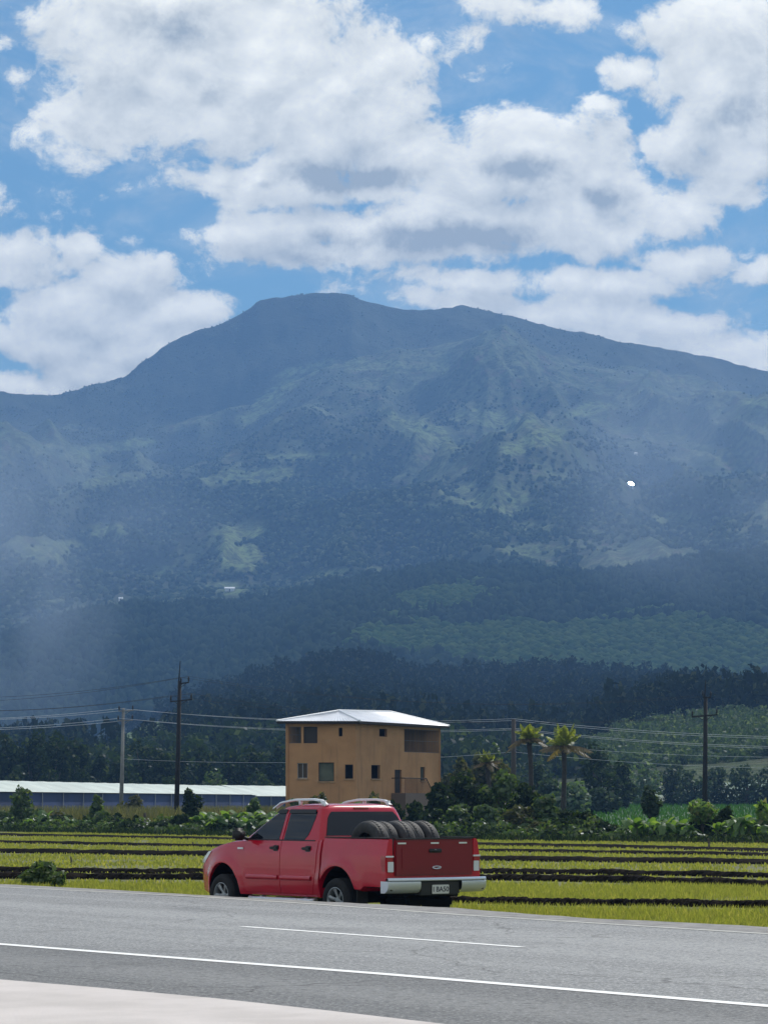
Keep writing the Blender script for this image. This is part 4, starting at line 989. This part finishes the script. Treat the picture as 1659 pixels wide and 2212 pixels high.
m_.add([p-Vector((0, 0, .03)) for p in RC]+[p*1-Vector((0, 0, .16)) for p in RC], [(0, 1, 2, 3)]+[(i, (i+1) % 4, 4+(i+1) % 4, 4+i) for i in range(4)]+[(7, 6, 5, 4)])
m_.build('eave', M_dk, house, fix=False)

# ------------------------------------------------------------------ greenhouses
M_ghr = mat('greenhouse sheeting', (.47, .53, .48), .6, var=.12, scale=.3)
M_tarp = mat('blue tarpaulin', (.025, .045, .13), .7, var=.35, scale=.15)
def greenhouse(xa, ya, Ya, xb, yb, Yb, depth, zr, label, posts=12):
    A = at(xa, ya, Ya); B = at(xb, yb, Yb); A.z = B.z = (A.z+B.z)/2; d = (B-A); L = d.length; d /= L; nrm = Vector((-d.y, d.x, 0)); nrm = nrm if nrm.x < 0 else -nrm
    e = empty('greenhouse', (A.x, A.y, GZ0)); tag(e, label, 'greenhouse', 'long white roofed greenhouses')
    O = Vector((A.x, A.y, GZ0)); ze = A.z-GZ0
    q = lambda s, o, z: d*s+nrm*o+Vector((0, 0, z))
    n = int(L/1.5); rows = []
    for o, z in ((-.3, ze-.05), (depth*.25, ze+(zr-ze)*.62), (depth*.5, zr), (depth*.75, ze+(zr-ze)*.62), (depth+.3, ze-.05)): rows.append([q(L*k/n, o, z+.018*math.sin(k*1.9)*(0 < o < depth)) for k in range(n+1)])
    m = MB(); m.grid(rows); m.build('roof', M_ghr, e, fix=False)
    m = MB(); m.add([q(0, 0, 0), q(L, 0, 0), q(L, 0, ze-.1), q(0, 0, ze-.1), q(0, depth, 0), q(L, depth, 0), q(L, depth, ze-.1), q(0, depth, ze-.1)], [(0, 1, 2, 3), (4, 5, 6, 7), (0, 4, 7, 3), (1, 5, 6, 2)]); m.build('side_tarp', M_tarp, e, fix=False)
    for k in range(posts+1):
        m = MB(); m.tube([q(L*k/posts, -.12, 0), q(L*k/posts, -.12, ze-.1)], .05, 5); m.build('post', M_bar, e)
    return e
greenhouse(-60, 1708, 235, 552, 1717, 330, 9, 3.98, 'long white roofed greenhouse with blue side sheeting behind the poles at left', 16)
greenhouse(548, 1718, 345, 720, 1722, 372, 9, 4.15, 'shorter white roofed greenhouse end showing beside the house', 5)
m_ = MB(); m_.lathe([(1.1, 0), (1.0, .35), (.6, .75), (.0, .95)], 'z', 14); o = m_.build('roof_cap', mat('white cap', (.8, .8, .8), .5), None, True); 
o.name = 'dome'; p_ = at(357, 1690, 420); o.location = p_; tag(o, 'small white dome showing above the long greenhouse roof', 'dome'); 
m_ = MB(); m_.lathe([(.98, 0), (.98, -(p_.z-GZ0))], 'z', 14); m_.build('wall', M_bar, o)

# ------------------------------------------------------------------ poles and wires
M_wood = mat('dark pole wood', (.020, .017, .015), .9, var=.3, scale=3)
M_conc = mat('concrete pole', (.24, .235, .225), .9, var=.2, scale=1)
M_ins = mat('insulator', (.02, .02, .022), .5)
M_wire = mat('aluminium wire', (.60, .62, .66), .35, metal=.6)
M_wired = mat('dark wire', (.03, .03, .035), .6)
def pole(name, x, ytop, xb, Y, r0, r1, matl, arms, label, spike=0.0, cat='utility pole'):
    T = at(x, ytop, Y); base = Vector((at(xb, 1735, Y).x, Y, GZ0)); O = base.copy()
    e = empty(name, O); tag(e, label, cat, 'power line poles')
    top = T-O; mid = top*.5; m = MB(); body_top = top*(1-spike)
    m.tube([(0, 0, -.2), body_top*.5+Vector((.02, 0, 0)), body_top], [r0, (r0+r1)/2, r1], 10); m.build('shaft', matl, e, True)
    if spike: m = MB(); m.tube([body_top-Vector((.10, 0, .5)), top], [.06, .03], 6); m.build('spike', matl, e)
    ends = []
    for (yy, xl, xr, ti) in arms:                        # crossarm at screen row yy between columns xl..xr
        c = at((xl+xr)/2, yy, Y)-O; hl = (xr-xl)/2/FL*Y; a = Vector((-hl, -.12, ti)); b = Vector((hl, -.12, -ti)); m = MB()
        dz = Vector((0, 0, .055)); pts = [c+a, c+b]
        m.tube([c+a, c+b], .065, 4); ar = m.build('crossarm', matl, e)
        m = MB(); cc = Vector((c.x*0+top.x*((c.z)/top.z), -.15, c.z-.38)); 
        m.tube([c+a*.6, cc], .02, 5); m.tube([c+b*.6, cc], .02, 5); m.build('brace', matl, ar)
        for f_ in ((0.04, .96) if hl < .9 else (0.03, .97)):
            p = (c+a).lerp(c+b, f_); m = MB(); m.lathe([(0.0, 0), (.05, .02), (.05, .10), (.09, .12), (.05, .2), (.085, .24), (.05, .33), (.02, .40), (0, .41)], 'z', 8, (p.x, p.y, p.z+.05)); m.build('insulator', M_ins, ar, True); ends.append(O+p+Vector((0, 0, .45)))
    return e, ends
_, eA = pole('utility_pole', 390, 1428, 380.5, 200, .20, .13, M_wood, [(1476, 391, 409, -.04), (1514, 368, 416, -.08)], 'tall dark wooden pole with two crossarms in front of the greenhouse', .12)
_, eC = pole('utility_pole', 267, 1530, 261, 232, .20, .11, M_conc, [(1536, 257, 289, -.03), (1557, 255, 288, -.03)], 'pale concrete pole with two crossarms at left')
_, eM = pole('utility_pole', 1110, 1554, 1108, 214, .24, .17, mat('brown pole', (.07, .06, .055), .9), [], 'plain dark post without crossarms beside the coconut palms')
_, eR = pole('utility_pole', 1525, 1470, 1522, 200, .22, .14, M_wood, [(1507, 1518, 1536, 0.0), (1547, 1494, 1550, -.08)], 'tall dark wooden pole above the banana plants at right', .12)
def wire(A, B, sag, matl, label, grp, r=.022, x=0):
    m = MB(); n = 28; m.tube([A.lerp(B, k/n)-Vector((0, 0, sag*4*(k/n)*(1-k/n))) for k in range(n+1)], r, 5, False)
    o = m.build('wire', matl, None, True); tag(o, label, 'wire', grp); return o
YC, YM = 232, 214
rows_ = [(1533, 1553, 1575, 'top'), (1535, 1557, 1579, 'second'), (1554, 1574, 1597, 'third'), (1557, 1577, 1601, 'fourth'), (1590, 1606, 1622, 'fifth, faint'), (1622, 1625, 1648, 'lowest')]
for k, (a_, b_, c_, nm_) in enumerate(rows_):
    dy = .3*((k % 2)*2-1)
    A = at(258+(k % 2)*30, a_-2, YC); B = at(1110, b_, YM); C_ = at(1900, c_+(18 if k < 4 else 12), 205); L_ = at(-260, a_+16, 262)
    if k < 4: wire(L_, A, .5, M_wire, f'pale {nm_} power wire left of the concrete pole', 'pale power wires', .017)
    if k != 4: wire(A if k < 4 else at(268, 1640, YC), B, .55, M_wire, f'pale {nm_} power wire between the concrete pole and the brown post', 'pale power wires', .015 if k < 4 else .012)
    wire(B, C_, .45, M_wire, f'pale {nm_} power wire right of the brown post', 'pale power wires', .018 if k < 4 else .014)
for k, (e_, yy) in enumerate(zip(eA[:4], (1474, 1490, 1500, 1506))):
    wire(at(-300, yy+26-k*2, 225), e_, .8, M_wired, 'thin dark high wire %s left of the tall dark pole' % ('nearest the top', 'just below the top one', 'in the middle', 'lowest of the four')[k], 'dark high wires', .013)
    wire(e_, at(1500+k*12, [1503, 1506, 1545, 1548][k], 200), 1.2, M_wired, 'thin dark high wire %s between the two tall dark poles' % ('nearest the top', 'just below the top one', 'in the middle', 'lowest of the four')[k], 'dark high wires', .009)
# small posts and stakes in the field
def stake(x, y0, y1, r, label, nm='fence_post', cat='post'):
    p = gnd(x, y1, GZ0); h = (y1-y0)/FL*p.y; m = MB(); m.tube([(0, 0, -.1), (r*.4, 0, h*.5), (-r*.3, 0, h)], [r, r*.95, r*.8], 7); o = m.build(nm, M_bark, None); o.location = p; tag(o, label, cat); return o
stake(314, 1757, 1797, .11, 'dark wooden post at the edge of the hedge at left')
stake(154, 1851, 1869, .03, 'thin stake in the field above the near left bush'); stake(342, 1834, 1847, .035, 'short stake in the second plot left of the truck')
stake(417, 1820, 1829, .04, 'tiny stake nearest the truck mirror'); stake(1531, 1812, 1838, .045, 'thin stake in front of the dark vine covered bush'); stake(1375, 1818, 1826, .03, 'tiny stake below the banana plants at right')

# ------------------------------------------------------------------ vegetation
Yhedge = lambda x: 11210/(float(curve([(-300,1790),(0,1797),(400,1806),(900,1815),(1659,1824),(2100,1829)], x))-HZ)
def plant(name, x, ytop, hw_px, Y, lm, label, cat, n=1300, leaf=None, ybase=None, z0=GZ0, group=None, seed=None, trunk=True, tall=1.0, bottom=.0):
    """a crown of leaf faces on a branching trunk; x, ytop, hw_px in frame pixels at depth Y"""
    if 155 < Y < 185: Y = Yhedge(x)+2.5+(Y-155)*.7
    sd_ = seed if seed is not None else int(abs(x)*7+Y) % 9999; r_ = random.Random(sd_)
    s = FL/Y; base = Vector(((x-CX)/s, Y, z0)); H = EYE+(HZ-ytop)/s-z0; Rr = hw_px/s
    e = empty(name, base); tag(e, label, cat, group)
    bl = []; zc0 = bottom*H
    k = 9
    for i in range(k):
        f = (i+.5)/k; z = zc0+(H-zc0)*(.12+.80*f); w_ = math.sqrt(max(.08, 1-(abs(f-.42)/.68)**2))*Rr
        rr_ = max(.28*Rr, w_*r_.uniform(.42, .62)); a = r_.uniform(0, 6.28)+i*2.4; d = max(0, w_-rr_)
        hz = min(rr_*r_.uniform(.6, .9), (H-z))
        bl.append((d*math.cos(a), d*math.sin(a)*.9, z, rr_, rr_, max(hz, .12*H)))
    bl.append((0, 0, H*.45+zc0*.3, Rr*.62, Rr*.6, (H-zc0)*.36))
    V, F = leaf_cards(bl, n, leaf or max(.10, 3.6/s), sd_, .62)
    V[:, 2] = np.maximum(V[:, 2], .02)
    obj('crown', V, F, lm, e)
    m = MB(); th = H*.6; r0 = max(.05, Rr*.06)
    m.tube([(0, 0, -.1), (r_.uniform(-.1, .1)*Rr, 0, th*.5), (0, 0, th)], [r0*1.4, r0, r0*.5], 7)
    for b in bl[2::2]: m.tube([(0, 0, th*.4), (b[0]*.5, b[1]*.5, (th*.5+b[2])*.5), (b[0], b[1], b[2])], [r0*.7, r0*.45, r0*.15], 5)
    m.build('trunk', M_bark, e, True); return e
def leafblade(m, o, d, L, W, droop, r_, tw=.0):
    d = Vector(d); side = Vector((-d.y, d.x, 0)).normalized(); n = 6; rows = []
    for k in range(n+1):
        f = k/n; p = Vector(o)+Vector((d.x, d.y, 0))*L*f*(1-.25*droop*f)+Vector((0, 0, 1))*(L*(d.z*f-droop*f*f))
        wd_ = W*math.sin(math.pi*min(1, .10+f*.88))**.7*(.5 if k == n else 1)*r_.uniform(.8, 1.1)
        up = Vector((0, 0, -wd_*.35)); rows.append([p+side*wd_+up+Vector((0, 0, tw*wd_)), p, p-side*wd_+up-Vector((0, 0, tw*wd_))])
    m.grid(rows)
def Yhedge(x): return 11210/(float(curve([(-300,1790),(0,1797),(400,1806),(900,1815),(1659,1824),(2100,1829)], x))-HZ)
def banana(x, ytop, Y, label, lm=None, seed=0, yb=None, group=None, nl=9):
    Y = Yhedge(x)+1.5+(Y-155)*.5
    r_ = random.Random(seed+int(x)); s = FL/Y; H = EYE+(HZ-ytop)/s-GZ0; e = empty('banana_plant', ((x-CX)/s, Y, GZ0)); tag(e, label, 'banana plant', group)
    m = MB(); hs = H*.5; m.tube([(0, 0, -.1), (.03, 0, hs*.5), (.0, .02, hs)], [.11, .09, .05], 8); m.build('stem', M_bst, e, True)
    m = MB()
    for k in range(nl):
        a = k*2.4+r_.uniform(-.4, .4); el = r_.uniform(.35, 1.5) if k > 2 else 1.7; L = H*r_.uniform(.55, .8); d = Vector((math.cos(a), math.sin(a), el)).normalized()
        leafblade(m, (0, 0, hs*r_.uniform(.75, 1)), d, L, L*.18, r_.uniform(.45, 1.05), r_, r_.uniform(-.5, .5))
    for k in range(4):                                   # hanging dry leaves
        a = r_.uniform(0, 6.28); leafblade(m, (0, 0, hs*.8), Vector((math.cos(a), math.sin(a), -.2)).normalized(), H*.38, H*.05, 1.0, r_)
    m.build('leaves', lm or M_banana, e, fix=False); return e
M_bst = mat('banana stem', (.13, .14, .06), .8, var=.5, scale=4)

# broadleaf trees behind the greenhouses
LB = [(-35,1592,55,'at the left edge of the picture'),(18,1580,48,'first from the left picture edge'),(68,1571,52,'tallest, left of the concrete pole'),(122,1576,52,'wide one beside the tallest'),(166,1594,42,'sloping down beside the gap'),(212,1628,36,'low one left of the concrete pole'),(254,1642,32,'low one right behind the concrete pole'),
      (310,1597,50,'round one between the concrete and the dark pole'),(357,1614,40,'just left of the dark pole'),(398,1626,38,'just right of the dark pole'),(442,1610,42,'second right of the dark pole'),(492,1622,42,'third right of the dark pole'),(543,1608,46,'second from the house'),(596,1600,44,'directly beside the house')]
for k, (x, yt, hwp, lb) in enumerate(LB):
    plant('broadleaf_tree', x, yt, hwp, 388+(k*37 % 22), M_leaf_dark, 'dark broadleaf tree behind the greenhouse, '+lb, 'tree', 1500, .36, group='dark trees behind the greenhouses')
for k, (x, yt, hwp, lb) in enumerate([(30,1650,40,'at far left'),(100,1655,42,'below the tallest tree'),(185,1660,42,'left of the concrete pole'),(285,1665,38,'right of the concrete pole'),(375,1668,38,'behind the dark pole'),(465,1660,44,'with paler leaves in the middle'),(560,1665,42,'near the house')]):
    plant('shrub', x, yt, hwp, 378, M_leaf_mid if k == 5 else M_leaf_dark, 'low shrub right behind the greenhouse roof, '+lb, 'shrub', 700, .3, group='shrubs behind the greenhouses')
# trees and bushes right of the house
RB = [('broadleaf_tree',985,1634,42,226,M_leaf_olive,'olive brown tree right beside the house wall','tree'),('broadleaf_tree',1040,1628,42,232,M_leaf_olive,'olive tree between the house and the brown post','tree'),('broadleaf_tree',1090,1640,36,228,M_leaf_olive,'olive tree just left of the brown post','tree'),
      ('broadleaf_tree',1062,1602,30,330,M_leaf_mid,'pale green tree top showing above the olive trees','tree'),
      ('bush',962,1690,44,176,M_leaf_dark,'large dark bush against the house corner','bush'),('bush',1012,1664,56,180,M_leaf_dark,'largest dark green bush right of the house','bush'),('bush',1078,1660,56,182,M_leaf_mid,'large green bush in front of the brown post','bush'),('bush',1132,1690,44,178,M_leaf_dark,'dark bush below the left palm','bush'),
      ('bush',935,1748,34,164,M_leaf_dark,'low bush rising over the bed of the truck','bush'),('bush',998,1738,42,166,M_leaf_mid,'grey green bush above the right end of the tailgate','bush'),('bush',1060,1740,44,165,M_leaf_mid,'green bush right of the tailgate, along the field edge','bush'),('bush',1118,1742,42,166,M_leaf_olive,'olive green bush between the tailgate and the palms','bush'),
      ('vine_bush',1178,1716,36,168,M_leaf_mid,'vine covered bush at the foot of the left palm','bush'),('bush',1222,1752,38,164,M_leaf_dark,'dark bush at the foot of the right palm','bush'),('bush',1268,1756,40,163,M_leaf_dark,'black green bush in front of the meadow edge','bush'),('bush',1312,1776,28,161,M_leaf_dark,'low dark bush left of the banana plants','bush'),('bush',1166,1778,26,160,M_leaf_olive,'small olive bush low at the field edge','bush'),('bush',1345,1788,22,160,M_leaf_dark,'smallest dark bush beside the first banana plant at right','bush'),
      ('broadleaf_tree',1288,1600,66,330,M_leaf_dark,'big dark round tree behind the right palm','tree'),('broadleaf_tree',1340,1640,42,345,M_leaf_dark,'dark tree right of the big round one','tree'),
      ('shrub',1232,1690,50,272,M_leaf_pale,'pale bluish shrub glittering behind the right palm','shrub'),('shrub',1192,1682,38,280,M_leaf_blue,'grey green shrub between the palms','shrub'),('shrub',1302,1704,44,286,M_leaf_blue,'grey green shrub below the big dark tree','shrub'),('shrub',1160,1640,30,300,M_leaf_blue,'dull green shrub behind the left palm trunk','shrub'),
      ('broadleaf_tree',1385,1642,52,400,M_leaf_pale,'pale grey green tree left of the tall pole at right','tree'),('broadleaf_tree',1450,1640,50,405,M_leaf_blue,'dull tree just left of the tall pole at right','tree'),('broadleaf_tree',1500,1660,44,400,M_leaf_blue,'low dull tree behind the tall pole at right','tree'),('broadleaf_tree',1560,1655,50,405,M_leaf_blue,'dull tree right of the tall pole','tree'),('broadleaf_tree',1615,1650,48,402,M_leaf_blue,'dull tree second from the right edge','tree'),('broadleaf_tree',1670,1655,48,404,M_leaf_blue,'dull tree cut by the right edge','tree')]
for nm, x, yt, hwp, Y, lm, lb, ct in RB:
    big_ = Y > 220; plant(nm, x, yt, hwp, Y, lm, lb, ct, 1500 if hwp > 35 else 800, .30 if big_ else .17)
plant('hill_tree', 520, 1466, 23, 1290, M_forest_dark, 'dark round tree standing alone on the crest of the wooded hill', 'tree', 500, .9, z0=z_of(1512, 1290)-1)
plant('hill_tree', 1567, 1440, 19, 1290, M_forest_dark, 'tall dark tree on the hill crest right of the tall pole', 'tree', 450, .9, z0=z_of(1500, 1290)-1)
# small dark trunked tree and vine covered stump at the hedge, right
plant('small_tree', 1408, 1700, 24, 172, M_leaf_blue, 'thin dark trunked small tree behind the banana plants', 'tree', 420, .16, bottom=.45)
e = plant('vine_bush', 1517, 1731, 34, 156.5, M_banana, 'tall vine covered bush with a dark hollow front below the pole', 'bush', 900, .13, bottom=.55)
plant('bush', 1517, 1752, 28, 157.5, M_leaf_dark, 'dark thicket under the tall vine covered bush', 'bush', 1300, .15)
plant('bush', 1562, 1742, 30, 160, M_leaf_dark, 'dark bush right of the vine covered one', 'bush', 800, .15)
plant('bush', 1655, 1733, 30, 158, M_banana, 'bright green leafy bush at the right edge', 'bush', 500, .22)
# left hedge
LH_ = [(45,1698,30,172,M_leaf_mid,'pale leafed young tree rising above the hedge at far left'),(10,1752,30,176,M_leaf_mid,'bush at the far left end of the hedge'),(75,1748,28,174,M_leaf_mid,'green bush second from the left end of the hedge'),(205,1716,22,172,M_leaf_mid,'narrow upright bush left of the concrete pole'),(130,1752,30,170,M_leaf_olive,'olive bush in the left hedge'),
       (222,1752,24,168,M_leaf_mid,'green bush below the concrete pole'),(256,1757,14,164,M_leaf_dark,'dark upright bush right below the concrete pole'),(298,1762,13,163,M_leaf_dark,'dark narrow bush beside the wooden post'),(283,1718,32,222,M_leaf_olive,'low weeds bush at the base of the concrete pole'),(345,1775,26,162,M_leaf_mid,'low bush right of the wooden post'),
       (417,1702,27,166,M_leaf_dark,'tall dark bush right of the dark pole'),(395,1760,30,160,M_leaf_dark,'round dark bush at the field edge right of the dark pole'),(470,1765,26,160,M_leaf_mid,'green bush between the banana plants'),(552,1722,24,170,M_leaf_mid,'bushy plant in front of the greenhouse end'),(30,1785,36,164,M_leaf_dark,'low dark undergrowth at the left end of the field edge'),(160,1785,40,162,M_leaf_olive,'low olive undergrowth in the left hedge'),(365,1790,34,158,M_leaf_mid,'low green undergrowth near the middle of the left hedge'),
       (640,1722,30,166,M_leaf_mid,'bush rising behind the cab of the truck'),(690,1712,26,168,M_leaf_olive,'olive bush at the foot of the house, above the cab'),(800,1714,30,168,M_leaf_olive,'bush at the foot of the house right of its corner'),(850,1728,26,167,M_leaf_dark,'dark bush below the house steps'),(900,1732,30,166,M_leaf_dark,'dark bush right of the house steps')]
for x, yt, hwp, Y, lm, lb in LH_: plant('bush', x, yt, hwp, Y, lm, lb, 'bush', int(300+hwp*22), .16)
k = 0
BN = [(18,1760),(62,1768),(96,1745),(118,1772),(150,1762),(188,1768),(236,1775),(428,1752),(448,1738),(470,1748),(492,1742),(512,1730),(530,1752),(548,1740),(570,1735),(590,1748),(608,1738)]
PL = ['far left','second from the left edge','under the pale young tree','between hedge bushes at left','left of the narrow bush','beside the narrow upright bush','low, below the concrete pole','right of the dark bush','under the dark pole wires','leaning in the dense row','in the dense row left of the truck','tall in the dense row','short, in front of the row','in front of the greenhouse end','just left of the truck mirror','small, behind the bonnet','behind the windscreen']
for (x, yt), pl in zip(BN, PL): banana(x, yt-12, 163-(x/600)*6+(k % 3)*3, 'banana plant in the left hedge, '+pl, seed=k, group='banana plants in the hedge', nl=9); k += 1
BN2 = [(1356,1762),(1374,1752),(1392,1768),(1412,1760),(1432,1752),(1452,1766),(1470,1756),(1488,1770),(1548,1772),(1584,1752),(1600,1742),(1618,1756),(1636,1748),(1650,1770)]
PR = ['first right of the dark bushes','second right of the dark bushes','short and bushy','under the small dark trunked tree','tall, against the meadow','in the middle of the right row','left of the vine covered bush by two','touching the vine covered bush','small, right of the vine covered bush','right of the dark bushes','with upright leaves','between the upright ones','second from the right edge','low at the right edge']
for (x, yt), pl in zip(BN2, PR): banana(x, yt-12, 157+(k % 3)*2, 'banana plant in the right hedge, '+pl, seed=k, group='banana plants in the hedge', nl=9); k += 1
banana(745, 1698, 170, 'dark banana plant in front of the house corner', seed=77); banana(770, 1716, 169, 'shorter banana plant beside the house corner', seed=78)
plant('bush', 88, 1864, 46, 61.5, M_leaf_mid, 'sprawling weedy bush on the near earth banks at left', 'bush', 1500, .07, z0=GZ0)
plant('bush', 128, 1884, 22, 59.5, M_leaf_mid, 'small weed clump at the right side of the near bush', 'bush', 500, .06, z0=GZ0)
# undergrowth along the hedge foot
Pu = []
r_ = np.random.default_rng(3)
xs_ = np.concatenate([r_.uniform(-60, 620, 5200), r_.uniform(900, 1720, 5200)]); fy = curve([(-300,1790),(0,1797),(400,1806),(900,1815),(1659,1824),(2100,1829)], xs_)
Yf = (EYE-GZ0)*FL/(fy-HZ)+r_.uniform(-2, 9, len(xs_)); Pu = np.stack([(xs_-CX)/FL*Yf, Yf, np.full(len(xs_), GZ0)], -1)
blades('hedge_undergrowth', Pu, .12, .42, .07, M_leaf_dark, 'tangled dark undergrowth along the foot of the hedge', 9, .9)

r_ = random.Random(21); bl = []
for k in range(330):
    x = r_.choice((r_.uniform(-60, 625), r_.uniform(900, 1720))); Yq = Yhedge(x)+r_.uniform(.8, 12); h_ = r_.uniform(.18, .55)*(1 if Yq < Yhedge(x)+5 else 1.5)*(.75 if x > 1290 else 1); bl.append(((x-CX)/FL*Yq, Yq, GZ0+h_*.5, r_.uniform(.35, 1.1), r_.uniform(.4, .9), h_))
for nm_, lm_, a_ in (('hedge_bushes', M_leaf_dark, 0), ('hedge_creepers', M_leaf_mid, 1)):
    V, F = leaf_cards(bl[a_::2], 26000, .13, 5+a_, .7); V[:, 2] = np.maximum(V[:, 2], GZ0+.02)
    tag(obj(nm_, V, F, lm_), ('dark' if a_ == 0 else 'paler green')+' low tangled growth filling the hedge along the field', kind='stuff')
# coconut palms
M_trunk = mat('palm trunk', (.045, .038, .03), .9, var=.3, scale=5)
def palm(x, yc, xb, yb, Y, span, label, seed):
    r_ = random.Random(seed); s = FL/Y; C = at(x, yc, Y); B = Vector(((xb-CX)/s, Y, GZ0)); e = empty('coconut_palm', B); tag(e, label, 'palm tree', 'coconut palms'); T = C-B; L0 = span/s
    m = MB(); m.tube([(0, 0, -.1), T*.35+Vector((.08, 0, 0)), T*.7+Vector((.1, 0, 0)), T], [.26, .19, .17, .2], 9); m.build('trunk', M_trunk, e, True)
    def frond(m, a, el, L, droop):
        d = Vector((math.cos(a), math.sin(a), 0)); n = 16; pts = []
        for k in range(n+1): f = k/n; pts.append(T+d*L*f*math.cos(el)*(1-.12*f)+Vector((0, 0, L*(math.sin(el)*f-droop*f*f))))
        m.tube(pts, [.035*(1-.7*k/n) for k in range(n+1)], 4)
        for k in range(2, n+1):
            for j in (0, .5):
                p = pts[k-1].lerp(pts[k], j); tdir = (pts[k]-pts[k-1]).normalized(); sd2 = Vector((-d.y, d.x, 0))
                ll = L*.24*math.sin(math.pi*min(1, .15+.8*k/n))
                for sg in (1, -1):
                    q_ = p+(sd2*sg*.75+tdir*.5+Vector((0, 0, -.35-r_.random()*.35)))*ll; wv = tdir*.045; m.add([p-wv, p+wv, q_+wv*.3, q_-wv*.3], [(0, 1, 2, 3)])
    m = MB()
    for k in range(17): frond(m, k*2.4+r_.uniform(-.2, .2), r_.uniform(.55, 1.4), L0*r_.uniform(.7, 1.0), r_.uniform(.15, .5))
    m.build('fronds', M_palm, e, fix=False)
    m = MB()
    for k in range(8): frond(m, k*.8+r_.uniform(-.3, .3), r_.uniform(-.15, .25), L0*r_.uniform(.8, 1.15), r_.uniform(.12, .45))
    m.build('dry_fronds', M_palm_dry, e, fix=False)
    m = MB()
    for k in range(5): a = k*1.26; m.lathe([(.0, -.13), (.1, -.08), (.13, 0), (.1, .09), (0, .13)], 'z', 8, (T.x+.25*math.cos(a), T.y+.25*math.sin(a), T.z-.22))
    m.build('coconuts', M_bst, e, True); return e
palm(1143, 1597, 1147, 1735, 205, 58, 'left coconut palm with yellow green fronds beside the brown post', 5)
palm(1218, 1612, 1214, 1735, 200, 72, 'right coconut palm with brown lower fronds in front of the dark round tree', 9)
palm(1052, 1648, 1056, 1735, 216, 40, 'short shaggy palm with brown fronds left of the brown post', 14)

# houses far up on the mountain
def col_at(x, y, Ya, Yb):
    i = int(np.argmin(np.abs(XS-x))); rm = np.minimum.accumulate(SY[i]); best = min((j for j in range(nJ) if Ya < YB[j] < Yb and SY[i, j] <= rm[j]+.5), key=lambda j: abs(SY[i, j]-y)); return Vector((GX[i, best], YB[best], GZ[i, best]))
M_hw = mat('white house wall', (.75, .74, .72), .8); M_hr = mat('white house roof', (.85, .86, .88), .5)
M_mir = mat('shiny tin', (.9, .9, .9), .12, metal=1.0)
def far_house(x, y, Ya, Yb, w_, d_, h_, label, mirror=False):
    p = col_at(x, y, Ya, Yb); e = empty('house', p-Vector((0, 0, .5))); tag(e, label, 'house', 'white houses far up on the mountain')
    m = MB(); m.box((-w_/2, -d_/2, 0), (w_/2, d_/2, h_+.5)); m.build('wall', M_hw, e)
    m = MB()
    z0_ = h_+.5
    if mirror:
        n_ = (sd+(Vector((0, 0, 0))-p).normalized()).normalized(); u_ = n_.cross(Vector((0, 0, 1))).normalized(); v_ = n_.cross(u_).normalized(); v_ = v_ if v_.z > 0 else -v_
        c = Vector((0, 0, z0_+d_*.35)); m.add([c+(u_*math.cos(a_)+v_*math.sin(a_))*w_*.5+n_*o_ for o_ in (0, -.15) for a_ in np.linspace(0, 6.283, 17)[:-1]], [tuple(range(16)), tuple(range(31, 15, -1))]+[(a_, (a_+1) % 16, 16+(a_+1) % 16, 16+a_) for a_ in range(16)]); m.build('roof', M_mir, e)
    else:
        m.add([(-w_*.56, -d_*.6, z0_), (w_*.56, -d_*.6, z0_), (w_*.56, 0, z0_+1.6), (-w_*.56, 0, z0_+1.6), (-w_*.56, d_*.6, z0_), (w_*.56, d_*.6, z0_)], [(0, 1, 2, 3), (3, 2, 5, 4), (0, 3, 4), (1, 5, 2)]); m.build('roof', M_hr, e)
    m = MB(); m.box((-.5, -d_/2-.05, 0), (.5, -d_/2+.01, 2.4)); m.build('door', M_dk, e)
far_house(1363, 1056, 2600, 4200, 6, 5, 4, 'hut with a brightly glinting round tin roof on the right mountain slope', True)
far_house(1372, 985, 2600, 4200, 4, 4, 2.6, 'small pale house just above the glinting roof')
far_house(497, 1278, 2450, 3200, 9, 5, 2.4, 'white house low on the mountain above the left foothill')
far_house(262, 1298, 2450, 3200, 4, 4, 2.6, 'tiny white house left of the larger white one')
far_house(1384, 1243, 2450, 3000, 6, 4, 2.6, 'tiny pale house above the right foothill')
